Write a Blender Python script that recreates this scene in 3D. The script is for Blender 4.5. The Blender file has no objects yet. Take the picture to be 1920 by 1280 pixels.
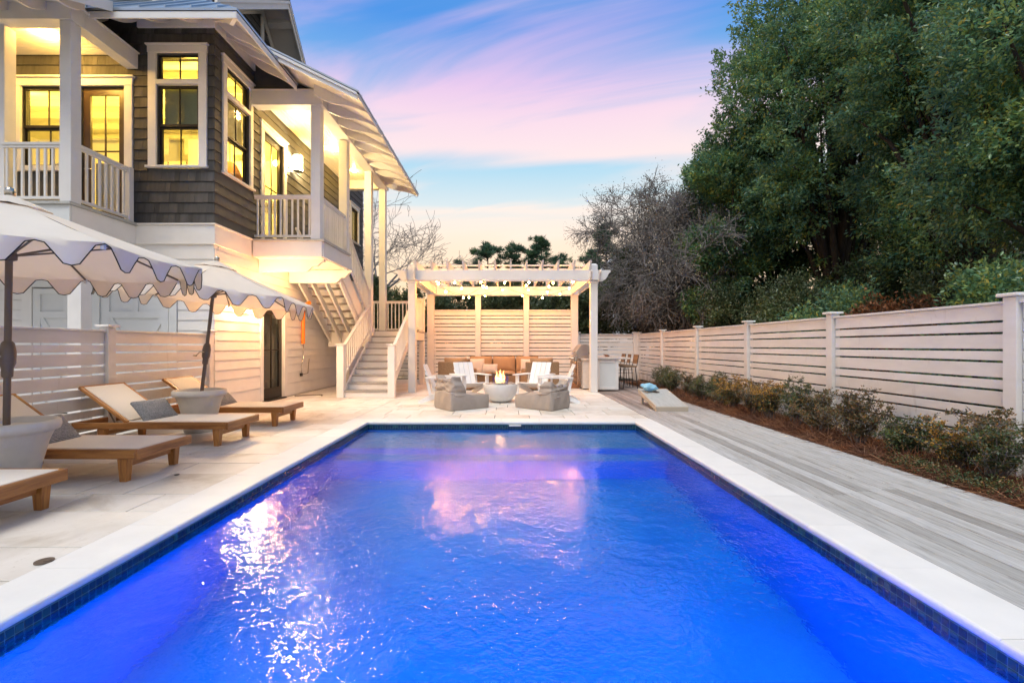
import bpy, math, random
import numpy as np
from mathutils import Vector, Matrix, Euler
R = math.radians
random.seed(7); rng = np.random.default_rng(7)
S = bpy.context.scene
COL = S.collection

# ------------------------------------------------------------------ camera
H = 1.25
cam = bpy.data.cameras.new('camera'); camo = bpy.data.objects.new('camera', cam); COL.objects.link(camo)
camo.location = (0, 0, H); camo.rotation_euler = (R(90), 0, 0)
cam.sensor_width = 36; cam.lens = 853/1920*36
cam.shift_x = 8/1920; cam.shift_y = 8/1920
cam.clip_start = .05; cam.clip_end = 900
S.camera = camo

# ------------------------------------------------------------------ world
SUN_EL, SUN_AZ = R(38), R(215)
W = bpy.data.worlds.new('World'); S.world = W; W.use_nodes = True
nt = W.node_tree; nt.nodes.clear()
def nd(t, **k):
    n = nt.nodes.new(t)
    for a, b in k.items(): setattr(n, a, b)
    return n
def lk(a, b): nt.links.new(a, b)
def ramp(node, stops, interp='LINEAR'):
    cr = node.color_ramp; cr.interpolation = interp
    while len(cr.elements) > 1: cr.elements.remove(cr.elements[-1])
    cr.elements[0].position = stops[0][0]; cr.elements[0].color = (*stops[0][1], 1)
    for p, c in stops[1:]:
        e = cr.elements.new(p); e.color = (*c, 1)
def wm(op, a, b=None, c=None, clamp=False):
    n = nd('ShaderNodeMath', operation=op, use_clamp=clamp)
    for i, v in enumerate((a, b, c)):
        if v is None: continue
        if isinstance(v, (int, float)): n.inputs[i].default_value = v
        else: lk(v, n.inputs[i])
    return n.outputs[0]
out = nd('ShaderNodeOutputWorld'); bg = nd('ShaderNodeBackground'); bg2 = nd('ShaderNodeBackground'); add = nd('ShaderNodeAddShader')
tc = nd('ShaderNodeTexCoord'); sep = nd('ShaderNodeSeparateXYZ'); lk(tc.outputs['Generated'], sep.inputs[0])
zz = wm('MAXIMUM', sep.outputs[2], 0.02)
grad = nd('ShaderNodeValToRGB'); lk(zz, grad.inputs[0])
ramp(grad, [(0, (1.0, .66, .38)), (.15, (.97, .74, .52)), (.24, (.96, .82, .70)), (.29, (.68, .80, .85)), (.36, (.42, .70, .88)), (.46, (.25, .50, .84)), (.58, (.07, .30, .80)), (.72, (.12, .32, .68)), (1, (.20, .36, .64))])
# away from the afterglow the horizon is a plainer blue-pink
back = nd('ShaderNodeValToRGB'); lk(zz, back.inputs[0])
ramp(back, [(0, (.62, .62, .64)), (.2, (.64, .65, .70)), (.4, (.48, .60, .76)), (.6, (.32, .48, .74)), (1, (.22, .40, .68))])
mb = nd('ShaderNodeMix', data_type='RGBA'); lk(wm('MULTIPLY_ADD', sep.outputs[1], .8, .5, clamp=True), mb.inputs[0])
lk(back.outputs[0], mb.inputs[6]); lk(grad.outputs[0], mb.inputs[7])
# cloud sheet seen in perspective: coordinates on a plane overhead
px = wm('DIVIDE', sep.outputs[0], zz); py = wm('DIVIDE', sep.outputs[1], zz)
cv = nd('ShaderNodeCombineXYZ'); lk(wm('MULTIPLY', px, .62), cv.inputs[0]); lk(wm('MULTIPLY_ADD', px, .55, wm('MULTIPLY', py, 1.7)), cv.inputs[1])
no = nd('ShaderNodeTexNoise'); no.inputs['Scale'].default_value = 1.15; no.inputs['Detail'].default_value = 7; no.inputs['Roughness'].default_value = .5; no.inputs['Distortion'].default_value = .9
lk(cv.outputs[0], no.inputs['Vector'])
n2 = nd('ShaderNodeTexNoise'); n2.inputs['Scale'].default_value = .55; n2.inputs['Detail'].default_value = 4; n2.inputs['Distortion'].default_value = .6; lk(cv.outputs[0], n2.inputs['Vector'])
pyj = wm('MULTIPLY_ADD', no.outputs[0], .42, wm('MULTIPLY_ADD', n2.outputs[0], .9, wm('SUBTRACT', py, .45)))
band = nd('ShaderNodeValToRGB'); lk(wm('MULTIPLY', pyj, .2), band.inputs[0])
ramp(band, [(0, (.45,)*3), (.25, (.30,)*3), (.31, (.34,)*3), (.35, (.62,)*3), (.40, (.86,)*3), (.45, (1,)*3), (.50, (1,)*3), (.548, (.42,)*3), (.60, (.28,)*3), (.68, (.32,)*3), (.72, (.75,)*3), (.75, (.42,)*3), (.86, (.5,)*3), (1, (.2,)*3)])
cm = nd('ShaderNodeMapRange'); lk(wm('MULTIPLY_ADD', no.outputs[0], 1.9, band.outputs[0]), cm.inputs[0])
cm.inputs[1].default_value = 1.15; cm.inputs[2].default_value = 1.95; cm.interpolation_type = 'SMOOTHSTEP'
ccol = nd('ShaderNodeValToRGB'); lk(zz, ccol.inputs[0])
ramp(ccol, [(0, (1, .84, .66)), (.3, (1, .84, .76)), (.38, (1, .80, .80)), (.44, (.98, .72, .82)), (.50, (.84, .58, .84)), (.57, (.62, .48, .84)), (.7, (.66, .64, .76)), (1, (.70, .70, .74))])
mc = nd('ShaderNodeMix', data_type='RGBA'); lk(wm('MULTIPLY', cm.outputs[0], .93), mc.inputs[0]); lk(mb.outputs[2], mc.inputs[6]); lk(ccol.outputs[0], mc.inputs[7])
lk(mc.outputs[2], bg.inputs[0]); bg.inputs[1].default_value = .76
sky = nd('ShaderNodeTexSky', sky_type='NISHITA'); sky.sun_disc = False; sky.sun_elevation = R(1.5); sky.sun_rotation = R(0)
lk(sky.outputs[0], bg2.inputs[0]); bg2.inputs[1].default_value = .015
lk(bg.outputs[0], add.inputs[0]); lk(bg2.outputs[0], add.inputs[1]); lk(add.outputs[0], out.inputs[0])

# soft dusk skylight: one wide sun
sl = bpy.data.lights.new('sun', 'SUN'); sl.energy = 2.1; sl.angle = R(32); sl.color = (1, .97, .89)
so = bpy.data.objects.new('sun', sl); COL.objects.link(so)
so.rotation_euler = Vector((-.18, -.50, 1.0)).to_track_quat('Z', 'Y').to_euler()
vs = S.view_settings; vs.view_transform = 'Standard'; vs.look = 'None'; vs.gamma = 1; vs.use_curve_mapping = False; vs.exposure = 0.42
S.render.engine = 'CYCLES'
S.cycles.max_bounces = 7; S.cycles.diffuse_bounces = 3; S.cycles.glossy_bounces = 4; S.cycles.transmission_bounces = 6; S.cycles.transparent_max_bounces = 12
S.cycles.caustics_reflective = False; S.cycles.sample_clamp_indirect = 30; S.cycles.blur_glossy = .4

# ------------------------------------------------------------------ materials
class MatB:
    def __init__(s, name):
        s.m = bpy.data.materials.new(name); s.m.use_nodes = True; s.t = s.m.node_tree; s.t.nodes.clear()
        s.out = s.n('ShaderNodeOutputMaterial'); s.bs = s.n('ShaderNodeBsdfPrincipled'); s.l(s.bs.outputs[0], s.out.inputs[0])
    def n(s, ty, **k):
        x = s.t.nodes.new(ty)
        for a, b in k.items(): setattr(x, a, b)
        return x
    def l(s, a, b): s.t.links.new(a, b)
    def math(s, op, a, b=None, clamp=False):
        n = s.n('ShaderNodeMath', operation=op, use_clamp=clamp)
        for i, v in enumerate((a, b)):
            if v is None: continue
            if isinstance(v, (int, float)): n.inputs[i].default_value = v
            else: s.l(v, n.inputs[i])
        return n.outputs[0]
    def coord(s, scale=(1, 1, 1), rnd=0.0, which='Object'):
        tcn = s.n('ShaderNodeTexCoord'); mp = s.n('ShaderNodeMapping'); mp.inputs['Scale'].default_value = scale
        s.l(tcn.outputs[which], mp.inputs[0])
        if rnd:
            oi = s.n('ShaderNodeObjectInfo'); s.l(s.math('MULTIPLY', oi.outputs['Random'], rnd), mp.inputs['Location'])
        return mp.outputs[0]
    def noise(s, vec, scale, detail=4, rough=.55, dist=0):
        n = s.n('ShaderNodeTexNoise'); s.l(vec, n.inputs['Vector'])
        n.inputs['Scale'].default_value = scale; n.inputs['Detail'].default_value = detail; n.inputs['Roughness'].default_value = rough; n.inputs['Distortion'].default_value = dist
        return n.outputs[0]
    def ramp(s, fac, stops):
        n = s.n('ShaderNodeValToRGB'); s.l(fac, n.inputs[0]); ramp(n, stops); return n.outputs[0]
    def mix(s, f, a, b, mode='MIX'):
        n = s.n('ShaderNodeMix', data_type='RGBA', blend_type=mode)
        if isinstance(f, (int, float)): n.inputs[0].default_value = f
        else: s.l(f, n.inputs[0])
        for i, v in ((6, a), (7, b)):
            if isinstance(v, tuple): n.inputs[i].default_value = (*v, 1)
            else: s.l(v, n.inputs[i])
        return n.outputs[2]
    def bump(s, h, strength=.3, dist=.01):
        b = s.n('ShaderNodeBump'); b.inputs['Strength'].default_value = strength; b.inputs['Distance'].default_value = dist
        s.l(h, b.inputs['Height']); s.l(b.outputs[0], s.bs.inputs['Normal']); return b
    def col(s, c):
        if isinstance(c, tuple): s.bs.inputs['Base Color'].default_value = (*c, 1)
        else: s.l(c, s.bs.inputs['Base Color'])
    def set(s, **k):
        for a, b in k.items():
            a = {'rough': 'Roughness', 'metal': 'Metallic', 'spec': 'Specular IOR Level', 'coat': 'Coat Weight'}[a]
            s.bs.inputs[a].default_value = b
def sc(c, f): return tuple(min(1, x*f) for x in c)
def generic(name, c, var=.12, scale=8, stretch=(1, 1, 1), rough=.6, bump=.15, bdist=.004, ovar=.06, metal=0, spec=.4):
    M = MatB(name); v = M.coord(stretch, 9.0); n = M.noise(v, scale, 6)
    base = M.ramp(n, [(.25, sc(c, 1-var)), (.5, c), (.75, sc(c, 1+var*.7))])
    oi = M.n('ShaderNodeObjectInfo'); k = M.ramp(oi.outputs['Random'], [(0, (1-ovar,)*3), (1, (1+ovar*.3,)*3)])
    M.col(M.mix(1, base, k, 'MULTIPLY')); M.set(rough=rough, metal=metal, spec=spec)
    if bump: M.bump(M.noise(v, scale*5, 4), bump, bdist)
    return M.m
def wood(name, dark, mid, light, axis=0, rough=.4, scale=5, ovar=.25, bump=.2):
    M = MatB(name); st = [14, 14, 14]; st[axis] = 1
    v = M.coord(tuple(st), 20); n = M.noise(v, scale*.35, 8, .6, .6); f = M.noise(v, scale*3, 3)
    f2 = M.math('ADD', M.math('MULTIPLY', n, .75), M.math('MULTIPLY', f, .25))
    base = M.ramp(f2, [(.3, dark), (.5, mid), (.7, light)])
    oi = M.n('ShaderNodeObjectInfo'); k = M.ramp(oi.outputs['Random'], [(0, (1-ovar,)*3), (1, (1,)*3)])
    M.col(M.mix(1, base, k, 'MULTIPLY')); M.set(rough=rough); M.bump(f2, bump, .004); return M.m
MT = {}
MT['white'] = generic('white_painted_wood', (.76, .74, .72), .06, 3, (1, 1, 1), .5, .12, .002)
MT['fence'] = generic('fence_paint', (.77, .74, .72), .07, 2.5, (1, 1, 3), .55, .15, .002, .06)
MT['siding'] = generic('white_siding', (.77, .755, .73), .06, 3, (1, 1, 1), .55, .2, .002, .05)
MT['garage'] = generic('pale_grey_paint', (.66, .68, .68), .05, 3, (1, 1, 1), .5, .1, .002, .03)
MT['shingle'] = generic('charcoal_shingle', (.074, .071, .069), .35, 14, (1, 1, .12), .75, .5, .006, .4)
MT['shake'] = generic('charcoal_lap', (.075, .076, .078), .22, 6, (1, 1, 1), .7, .3, .004, .14)
MT['frame'] = generic('bronze_frame', (.016, .013, .011), .2, 6, rough=.35, bump=0)
MT['doorwood'] = generic('dark_bronze_door', (.06, .035, .02), .15, 5, rough=.35, bump=.05)
MT['roof'] = generic('galvalume_roof', (.42, .46, .50), .15, 2, rough=.32, bump=.03, metal=.85)
MT['soffit'] = generic('soffit_paint', (.74, .70, .66), .05, 3, rough=.5, bump=.05)
MT['ceiling'] = generic('porch_ceiling_paint', (.78, .75, .68), .04, 3, rough=.35, bump=.05)
MT['tread'] = wood('worn_grey_tread', (.24, .22, .20), (.40, .375, .35), (.50, .48, .45), 0, .6)
MT['interior'] = generic('cream_interior_wall', (.80, .78, .68), .04, 1.5, rough=.6, bump=0)
MT['cabinet'] = generic('cream_cabinet', (.74, .70, .58), .04, 3, rough=.4, bump=0)
MT['joint'] = generic('joint_sand', (.12, .105, .09), .2, 30, rough=.9)
MT['coping'] = generic('limestone_coping', (.74, .72, .69), .05, 5, rough=.55, bump=.25, bdist=.003, ovar=.05)
MT['concrete'] = generic('bowl_concrete', (.80, .79, .77), .06, 10, rough=.6, bump=.15)
MT['planter'] = generic('planter_stone', (.64, .60, .53), .10, 7, rough=.75, bump=.5, bdist=.004)
MT['acacia_x'] = wood('acacia_wood_x', (.17, .055, .014), (.42, .175, .045), (.58, .28, .08), 0)
MT['acacia_y'] = wood('acacia_wood_y', (.17, .055, .014), (.40, .165, .045), (.56, .27, .08), 1)
MT['acacia_z'] = wood('acacia_wood_z', (.18, .06, .014), (.44, .185, .045), (.60, .29, .08), 2)
MT['sling'] = generic('cream_sling_mesh', (.70, .66, .60), .04, 120, rough=.8, bump=.3, bdist=.001)
MT['bronze'] = generic('bronze_pole', (.15, .115, .09), .12, 6, rough=.42, bump=.05, metal=.3)
MT['piping'] = generic('black_piping', (.012, .011, .012), .1, 10, rough=.7, bump=0)
MT['plastic'] = generic('white_poly', (.80, .80, .80), .03, 5, rough=.42, bump=.04)
MT['taupe'] = generic('taupe_outdoor_fabric', (.36, .305, .265), .10, 5, rough=.9, bump=.5, bdist=.006)
MT['tan'] = generic('tan_cushion', (.40, .24, .13), .08, 6, rough=.9, bump=.3)
MT['cream_cushion'] = generic('cream_cushion', (.66, .56, .48), .06, 6, rough=.9, bump=.3)
MT['steel'] = generic('stainless_steel', (.50, .47, .44), .1, 3, (1, 30, 1), .28, .05, .001, 0, 1.0)
MT['black'] = generic('black_metal', (.02, .02, .02), .2, 5, rough=.4, bump=0)
MT['hw'] = generic('satin_nickel', (.55, .50, .42), .05, 5, rough=.25, bump=0, metal=1)
MT['counter'] = generic('pale_stone_counter', (.62, .57, .52), .12, 12, rough=.3, bump=.03)
MT['orange'] = generic('orange_plastic', (.85, .23, .02), .05, 5, rough=.35, bump=0)
MT['bluebag'] = generic('light_blue_cloth', (.28, .52, .68), .10, 12, rough=.9, bump=.4)
MT['corn'] = wood('pale_grey_plywood', (.34, .34, .32), (.43, .43, .41), (.49, .49, .47), 1, .55, ovar=0)
MT['cornrim'] = generic('beige_board_trim', (.50, .43, .34), .06, 6, rough=.6)
MT['bark'] = generic('grey_brown_bark', (.16, .11, .08), .3, 9, (1, 1, .25), .9, .8, .02)
MT['darkbark'] = generic('dark_bark', (.05, .038, .03), .3, 9, (1, 1, .25), .9, .8, .02)
MT['greybark'] = generic('grey_twig_bark', (.20, .185, .18), .25, 9, (1, 1, .25), .9, .4, .01)
MT['rust'] = wood('rust_brown_boards', (.14, .055, .02), (.26, .105, .04), (.36, .16, .06), 0, .55)
MT['rattan'] = generic('orange_rattan', (.62, .24, .05), .2, 40, rough=.7, bump=.5)
MT['dkstone'] = generic('dark_pebble', (.22, .19, .18), .4, 9, rough=.6, bump=.2, ovar=.6)
MT['flagstone'] = generic('river_stone', (.42, .36, .31), .35, 9, rough=.6, bump=.2, ovar=.55)
MT['neigh'] = generic('white_neighbour_siding', (.62, .66, .72), .05, 3, (1, 1, 1), .6, .2)

def m_fence():
    M = MatB('weathered_fence_paint'); v = M.coord((1, 1, 3), 9); n = M.noise(v, 2.5, 6); base = M.ramp(n, [(.3, (.70, .67, .64)), (.6, (.77, .745, .72)), (.75, (.79, .765, .74))])
    oi = M.n('ShaderNodeObjectInfo'); b = M.mix(1, base, M.ramp(oi.outputs['Random'], [(0, (.91, .90, .89)), (1, (1, 1, 1))]), 'MULTIPLY')
    g = M.n('ShaderNodeNewGeometry'); sp_ = M.n('ShaderNodeSeparateXYZ'); M.l(g.outputs['Position'], sp_.inputs[0]); mp = M.n('ShaderNodeMapping'); mp.inputs['Scale'].default_value = (3.5, 3.5, .7); M.l(g.outputs['Position'], mp.inputs[0])
    dn = M.noise(mp.outputs[0], 3.2, 6, .65, .6); low = M.n('ShaderNodeMapRange'); M.l(sp_.outputs[2], low.inputs[0]); low.inputs[1].default_value = .55; low.inputs[2].default_value = 0; low.inputs[3].default_value = 0; low.inputs[4].default_value = .30
    d = M.ramp(M.math('ADD', dn, low.outputs[0]), [(.62, (0, 0, 0)), (.85, (.7,)*3)]); M.col(M.mix(d, b, (.36, .31, .25))); M.set(rough=.55); M.bump(M.noise(v, 14, 4), .15, .002); return M.m
MT['fence'] = m_fence()
def m_paver():
    M = MatB('travertine_paver'); v = M.coord((1, 1, 1), 30); n = M.noise(v, 2.2, 7, .6, .4); f = M.noise(v, 30, 4, .6)
    base = M.ramp(n, [(.25, (.60, .555, .50)), (.5, (.70, .665, .62)), (.75, (.76, .735, .70))])
    oi = M.n('ShaderNodeObjectInfo'); k = M.ramp(oi.outputs['Random'], [(0, (.87, .84, .80)), (.35, (.96, .945, .92)), (.7, (1, .99, .98)), (1, (1.0, 1.0, 1.0))])
    b = M.mix(1, base, k, 'MULTIPLY'); st_ = M.noise(M.coord((1, 1, 1), 50), 1.1, 6, .65, 1.2); b = M.mix(1, b, M.ramp(st_, [(.34, (.80, .77, .73)), (.48, (1, 1, 1))]), 'MULTIPLY'); pit = M.ramp(f, [(.28, (.72, .68, .62)), (.36, (1, 1, 1))])
    M.col(M.mix(.6, b, M.mix(1, b, pit, 'MULTIPLY'))); M.set(rough=.5, spec=.35); M.bump(f, .35, .003); return M.m
MT['paver'] = m_paver()
def m_deck():
    M = MatB('weathered_deck_plank'); v = M.coord((16, .9, 16), 40); n = M.noise(v, 2.2, 9, .65, .5); f = M.noise(v, 9, 3, .7)
    f2 = M.math('ADD', M.math('MULTIPLY', n, .6), M.math('MULTIPLY', f, .4))
    base = M.ramp(f2, [(.30, (.17, .16, .145)), (.42, (.36, .35, .335)), (.52, (.49, .485, .475)), (.68, (.60, .595, .585))])
    oi = M.n('ShaderNodeObjectInfo'); k = M.ramp(oi.outputs['Random'], [(0, (.58, .56, .53)), (.45, (.88, .87, .85)), (1, (1, 1, 1))])
    b = M.mix(1, base, k, 'MULTIPLY')
    # dark knots and checks
    kn = M.noise(M.coord((7, 1.6, 7), 40), 3.2, 5, .6); b = M.mix(M.ramp(kn, [(.66, (0, 0, 0)), (.72, (.75,)*3)]), b, (.12, .105, .09))
    # boards near the kitchen stay damp and keep a redder tone
    g = M.n('ShaderNodeNewGeometry'); s = M.n('ShaderNodeSeparateXYZ'); M.l(g.outputs['Position'], s.inputs[0])
    mr = M.n('ShaderNodeMapRange'); M.l(M.math('ADD', s.outputs[1], M.math('MULTIPLY', s.outputs[0], -1.3)), mr.inputs[0]); mr.inputs[1].default_value = 2.6; mr.inputs[2].default_value = 7.5
    M.col(M.mix(M.math('MULTIPLY', mr.outputs[0], .62), b, M.mix(1, b, (.66, .42, .36), 'MULTIPLY'))); M.set(rough=.62); M.bump(f2, .55, .006); return M.m
MT['deck'] = m_deck()
def m_canvas():
    M = MatB('cream_umbrella_canvas'); v = M.coord(); n = M.noise(v, 3, 5)
    M.col(M.ramp(n, [(.3, (.75, .71, .64)), (.7, (.81, .775, .71))])); M.set(rough=.85, spec=.2)
    w = M.noise(M.coord((1, 1, 1)), 5, 4); M.bump(w, .35, .02)
    tr = M.n('ShaderNodeBsdfTranslucent'); tr.inputs[0].default_value = (.80, .60, .42, 1)
    mx = M.n('ShaderNodeMixShader'); mx.inputs[0].default_value = .30; M.l(M.bs.outputs[0], mx.inputs[1]); M.l(tr.outputs[0], mx.inputs[2]); M.l(mx.outputs[0], M.out.inputs[0]); return M.m
MT['canvas'] = m_canvas()
def m_stripe(name, a, b, scale=26):
    M = MatB(name); v = M.coord((1, 1, 1)); wv = M.n('ShaderNodeTexWave'); wv.bands_direction = 'X'; M.l(v, wv.inputs[0])
    wv.inputs['Scale'].default_value = scale; wv.inputs['Distortion'].default_value = 1.6; wv.inputs['Detail'].default_value = 4; wv.inputs['Detail Scale'].default_value = 3
    f = M.noise(v, 60, 2); M.col(M.mix(.35, M.ramp(wv.outputs[1], [(.2, a), (.7, b)]), M.ramp(f, [(.35, a), (.65, b)]))); M.set(rough=.95, spec=.15); M.bump(wv.outputs[1], .4, .004); return M.m
MT['pillow'] = m_stripe('grey_woven_stripe', (.09, .10, .12), (.42, .42, .42))
def m_wicker():
    M = MatB('brown_wicker'); v = M.coord((1, 1, 1)); wv = M.n('ShaderNodeTexWave'); wv.bands_direction = 'Z'; M.l(v, wv.inputs[0])
    wv.inputs['Scale'].default_value = 14; wv.inputs['Distortion'].default_value = 2; wv.inputs['Detail Scale'].default_value = 6
    w2 = M.n('ShaderNodeTexWave'); w2.bands_direction = 'X'; M.l(v, w2.inputs[0]); w2.inputs['Scale'].default_value = 12
    f = M.math('MULTIPLY', wv.outputs[1], M.math('ADD', M.math('MULTIPLY', w2.outputs[1], .5), .5))
    M.col(M.ramp(f, [(.05, (.06, .03, .015)), (.6, (.42, .26, .135))])); M.set(rough=.6); M.bump(f, .7, .008); return M.m
MT['wicker'] = m_wicker()
def m_leaf(name, cols, trans=.25, rough=.38, nscale=.9):
    M = MatB(name); g = M.n('ShaderNodeNewGeometry'); r = M.ramp(g.outputs['Random Per Island'], cols)
    n = M.noise(M.coord(), nscale, 4); k = M.ramp(n, [(.35, (.72, .80, .92)), (.5, (.97, .98, .97)), (.65, (1.35, 1.28, .95))])
    c = M.mix(1, r, k, 'MULTIPLY'); M.col(c); M.set(rough=rough, spec=.5)
    tr = M.n('ShaderNodeBsdfTranslucent'); M.l(c, tr.inputs[0]); mx = M.n('ShaderNodeMixShader'); mx.inputs[0].default_value = trans
    M.l(M.bs.outputs[0], mx.inputs[1]); M.l(tr.outputs[0], mx.inputs[2]); M.l(mx.outputs[0], M.out.inputs[0]); return M.m
MT['leaf'] = m_leaf('evergreen_leaf', [(0, (.075, .175, .12)), (.45, (.145, .29, .165)), (.8, (.27, .36, .12)), (.965, (.22, .26, .07)), (1, (.46, .36, .07))], .38, .30)
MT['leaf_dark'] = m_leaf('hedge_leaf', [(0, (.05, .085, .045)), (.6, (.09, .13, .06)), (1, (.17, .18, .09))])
MT['pine'] = m_leaf('pine_needle', [(0, (.06, .14, .10)), (.7, (.12, .23, .14)), (1, (.20, .28, .13))])
MT['box'] = m_leaf('boxwood_leaf', [(0, (.045, .080, .034)), (.5, (.085, .135, .050)), (.8, (.16, .13, .05)), (1, (.32, .18, .06))], .2, .38, 4)
MT['box_red'] = m_leaf('reddish_boxwood_leaf', [(0, (.055, .080, .035)), (.45, (.13, .11, .045)), (1, (.32, .15, .06))], .2, .38, 4)
MT['box_yellow'] = m_leaf('yellow_boxwood_leaf', [(0, (.08, .07, .02)), (.4, (.38, .19, .04)), (1, (.62, .36, .07))], .25, .4, 4)
MT['dead'] = m_leaf('dead_leaf', [(0, (.115, .10, .095)), (.7, (.20, .18, .17)), (1, (.28, .24, .21))], .1, .8)
MT['deadred'] = m_leaf('rust_leaf', [(0, (.12, .05, .025)), (1, (.32, .13, .05))], .1, .7)
MT['straw'] = m_leaf('pine_straw', [(0, (.10, .035, .018)), (.6, (.24, .095, .05)), (1, (.45, .24, .13))], .0, .8, 3)
def m_glass(name, tint=(1, 1, 1), refl=.0):
    M = MatB(name); M.t.nodes.remove(M.bs)
    tr = M.n('ShaderNodeBsdfTransparent'); tr.inputs[0].default_value = (*tint, 1); gl = M.n('ShaderNodeBsdfGlossy'); gl.inputs['Roughness'].default_value = .02
    fr = M.n('ShaderNodeFresnel'); fr.inputs[0].default_value = 1.5; mx = M.n('ShaderNodeMixShader')
    M.l(M.math('ADD', fr.outputs[0], refl, clamp=True), mx.inputs[0]); M.l(tr.outputs[0], mx.inputs[1]); M.l(gl.outputs[0], mx.inputs[2]); M.l(mx.outputs[0], M.out.inputs[0]); return M.m
MT['glass'] = m_glass('window_glass', (.97, .98, .96), .03)
MT['glassg'] = m_glass('tinted_glass', (.30, .40, .32), .12)
MT['fireglass'] = m_glass('fire_glass', (.93, .93, .93), .02)
def m_emit(name, c, s):
    M = MatB(name); M.col((0, 0, 0)); M.bs.inputs['Emission Color'].default_value = (*c, 1); M.bs.inputs['Emission Strength'].default_value = s; return M.m
MT['bulb'] = m_emit('lit_filament_bulb', (1, .37, .06), 270)
MT['lamp'] = m_emit('lit_lamp_glass', (1, .80, .42), 220)
MT['lampsoft'] = m_emit('lit_shade', (1, .72, .30), 60)
def m_flame():
    M = MatB('gas_flame'); M.t.nodes.remove(M.bs); v = M.coord(); n = M.noise(v, 9, 3); e = M.n('ShaderNodeEmission')
    M.l(M.ramp(n, [(.3, (1, .30, .05)), (.6, (1, .62, .22)), (.8, (1, .85, .5))]), e.inputs[0]); e.inputs[1].default_value = 5
    tr = M.n('ShaderNodeBsdfTransparent'); lw = M.n('ShaderNodeLayerWeight'); lw.inputs[0].default_value = .45; mx = M.n('ShaderNodeMixShader')
    M.l(M.math('MULTIPLY_ADD' if False else 'ADD', lw.outputs['Facing'], .15, clamp=True), mx.inputs[0]); M.l(e.outputs[0], mx.inputs[1]); M.l(tr.outputs[0], mx.inputs[2]); M.l(mx.outputs[0], M.out.inputs[0]); return M.m
MT['flame'] = m_flame()
def m_poolshell():
    M = MatB('blue_pool_plaster'); n = M.noise(M.coord(), .9, 5); f = M.noise(M.coord(), 40, 3)
    M.col(M.mix(.3, M.ramp(n, [(.3, (.02, .24, .62)), (.7, (.04, .38, .80))]), M.ramp(f, [(.3, (.02, .24, .6)), (.7, (.06, .42, .85))]))); M.set(rough=.8); return M.m
MT['poolshell'] = m_poolshell()
def m_tile():
    M = MatB('blue_mosaic_tile'); oi = M.n('ShaderNodeObjectInfo'); g = M.n('ShaderNodeNewGeometry')
    r = M.math('FRACT', M.math('ADD', oi.outputs['Random'], g.outputs['Random Per Island']))
    M.col(M.ramp(r, [(0, (.006, .018, .06)), (.5, (.010, .035, .09)), (.8, (.012, .06, .09)), (1, (.03, .10, .10))])); M.set(rough=.12, spec=.6); return M.m
MT['tile'] = m_tile()
MT['grout'] = generic('teal_grout', (.10, .22, .23), .1, 20, rough=.8)
def m_water():
    M = MatB('pool_water'); M.t.nodes.remove(M.bs)
    rf = M.n('ShaderNodeBsdfRefraction'); rf.inputs['IOR'].default_value = 1.33; rf.inputs['Roughness'].default_value = 0; rf.inputs[0].default_value = (.42, .82, 1, 1)
    gl = M.n('ShaderNodeBsdfGlossy'); gl.inputs['Roughness'].default_value = .03; gl.inputs[0].default_value = (1, 1, 1, 1)
    # gentle swell with finer chop in patches
    v = M.coord((1, 1, 1)); w1 = M.noise(v, 4.0, 1, .5, .5); w2 = M.noise(M.coord((1.1, 1, 1)), 10.5, 1, .5, 1.2); w3 = M.noise(v, 24, 1, .5, 1.5); pz = M.noise(v, .8, 2)
    amp = M.n('ShaderNodeMapRange'); M.l(pz, amp.inputs[0]); amp.inputs[1].default_value = .38; amp.inputs[2].default_value = .60; amp.inputs[3].default_value = .35; amp.inputs[4].default_value = 1
    ch = M.math('ADD', M.math('MULTIPLY', w2, .37), M.math('MULTIPLY', w3, .19))
    h = M.math('ADD', M.math('MULTIPLY', w1, .45), M.math('MULTIPLY', ch, amp.outputs[0]))
    b = M.n('ShaderNodeBump'); b.inputs['Strength'].default_value = 1.0; b.inputs['Distance'].default_value = .017; M.l(h, b.inputs['Height'])
    fr = M.n('ShaderNodeFresnel'); fr.inputs[0].default_value = 1.33
    for x in (rf, gl, fr): M.l(b.outputs[0], x.inputs['Normal'])
    mx = M.n('ShaderNodeMixShader'); M.l(fr.outputs[0], mx.inputs[0]); M.l(rf.outputs[0], mx.inputs[1]); M.l(gl.outputs[0], mx.inputs[2]); M.l(mx.outputs[0], M.out.inputs[0]); return M.m
MT['water'] = m_water()
def m_ground():
    M = MatB('sandy_grass_ground'); n = M.noise(M.coord(), .6, 6); f = M.noise(M.coord(), 12, 4)
    M.col(M.mix(.5, M.ramp(n, [(.35, (.06, .08, .03)), (.65, (.16, .13, .08))]), M.ramp(f, [(.35, (.05, .06, .025)), (.65, (.15, .12, .07))]))); M.set(rough=.95); M.bump(f, .6, .05); return M.m
MT['ground'] = m_ground()
def m_mulch():
    M = MatB('pine_straw_soil'); f = M.noise(M.coord((3, 3, 3)), 9, 5, .7, 1); M.col(M.ramp(f, [(.3, (.05, .022, .012)), (.7, (.18, .075, .04))])); M.set(rough=.95); M.bump(f, .8, .03); return M.m
MT['mulch'] = m_mulch()

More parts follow.
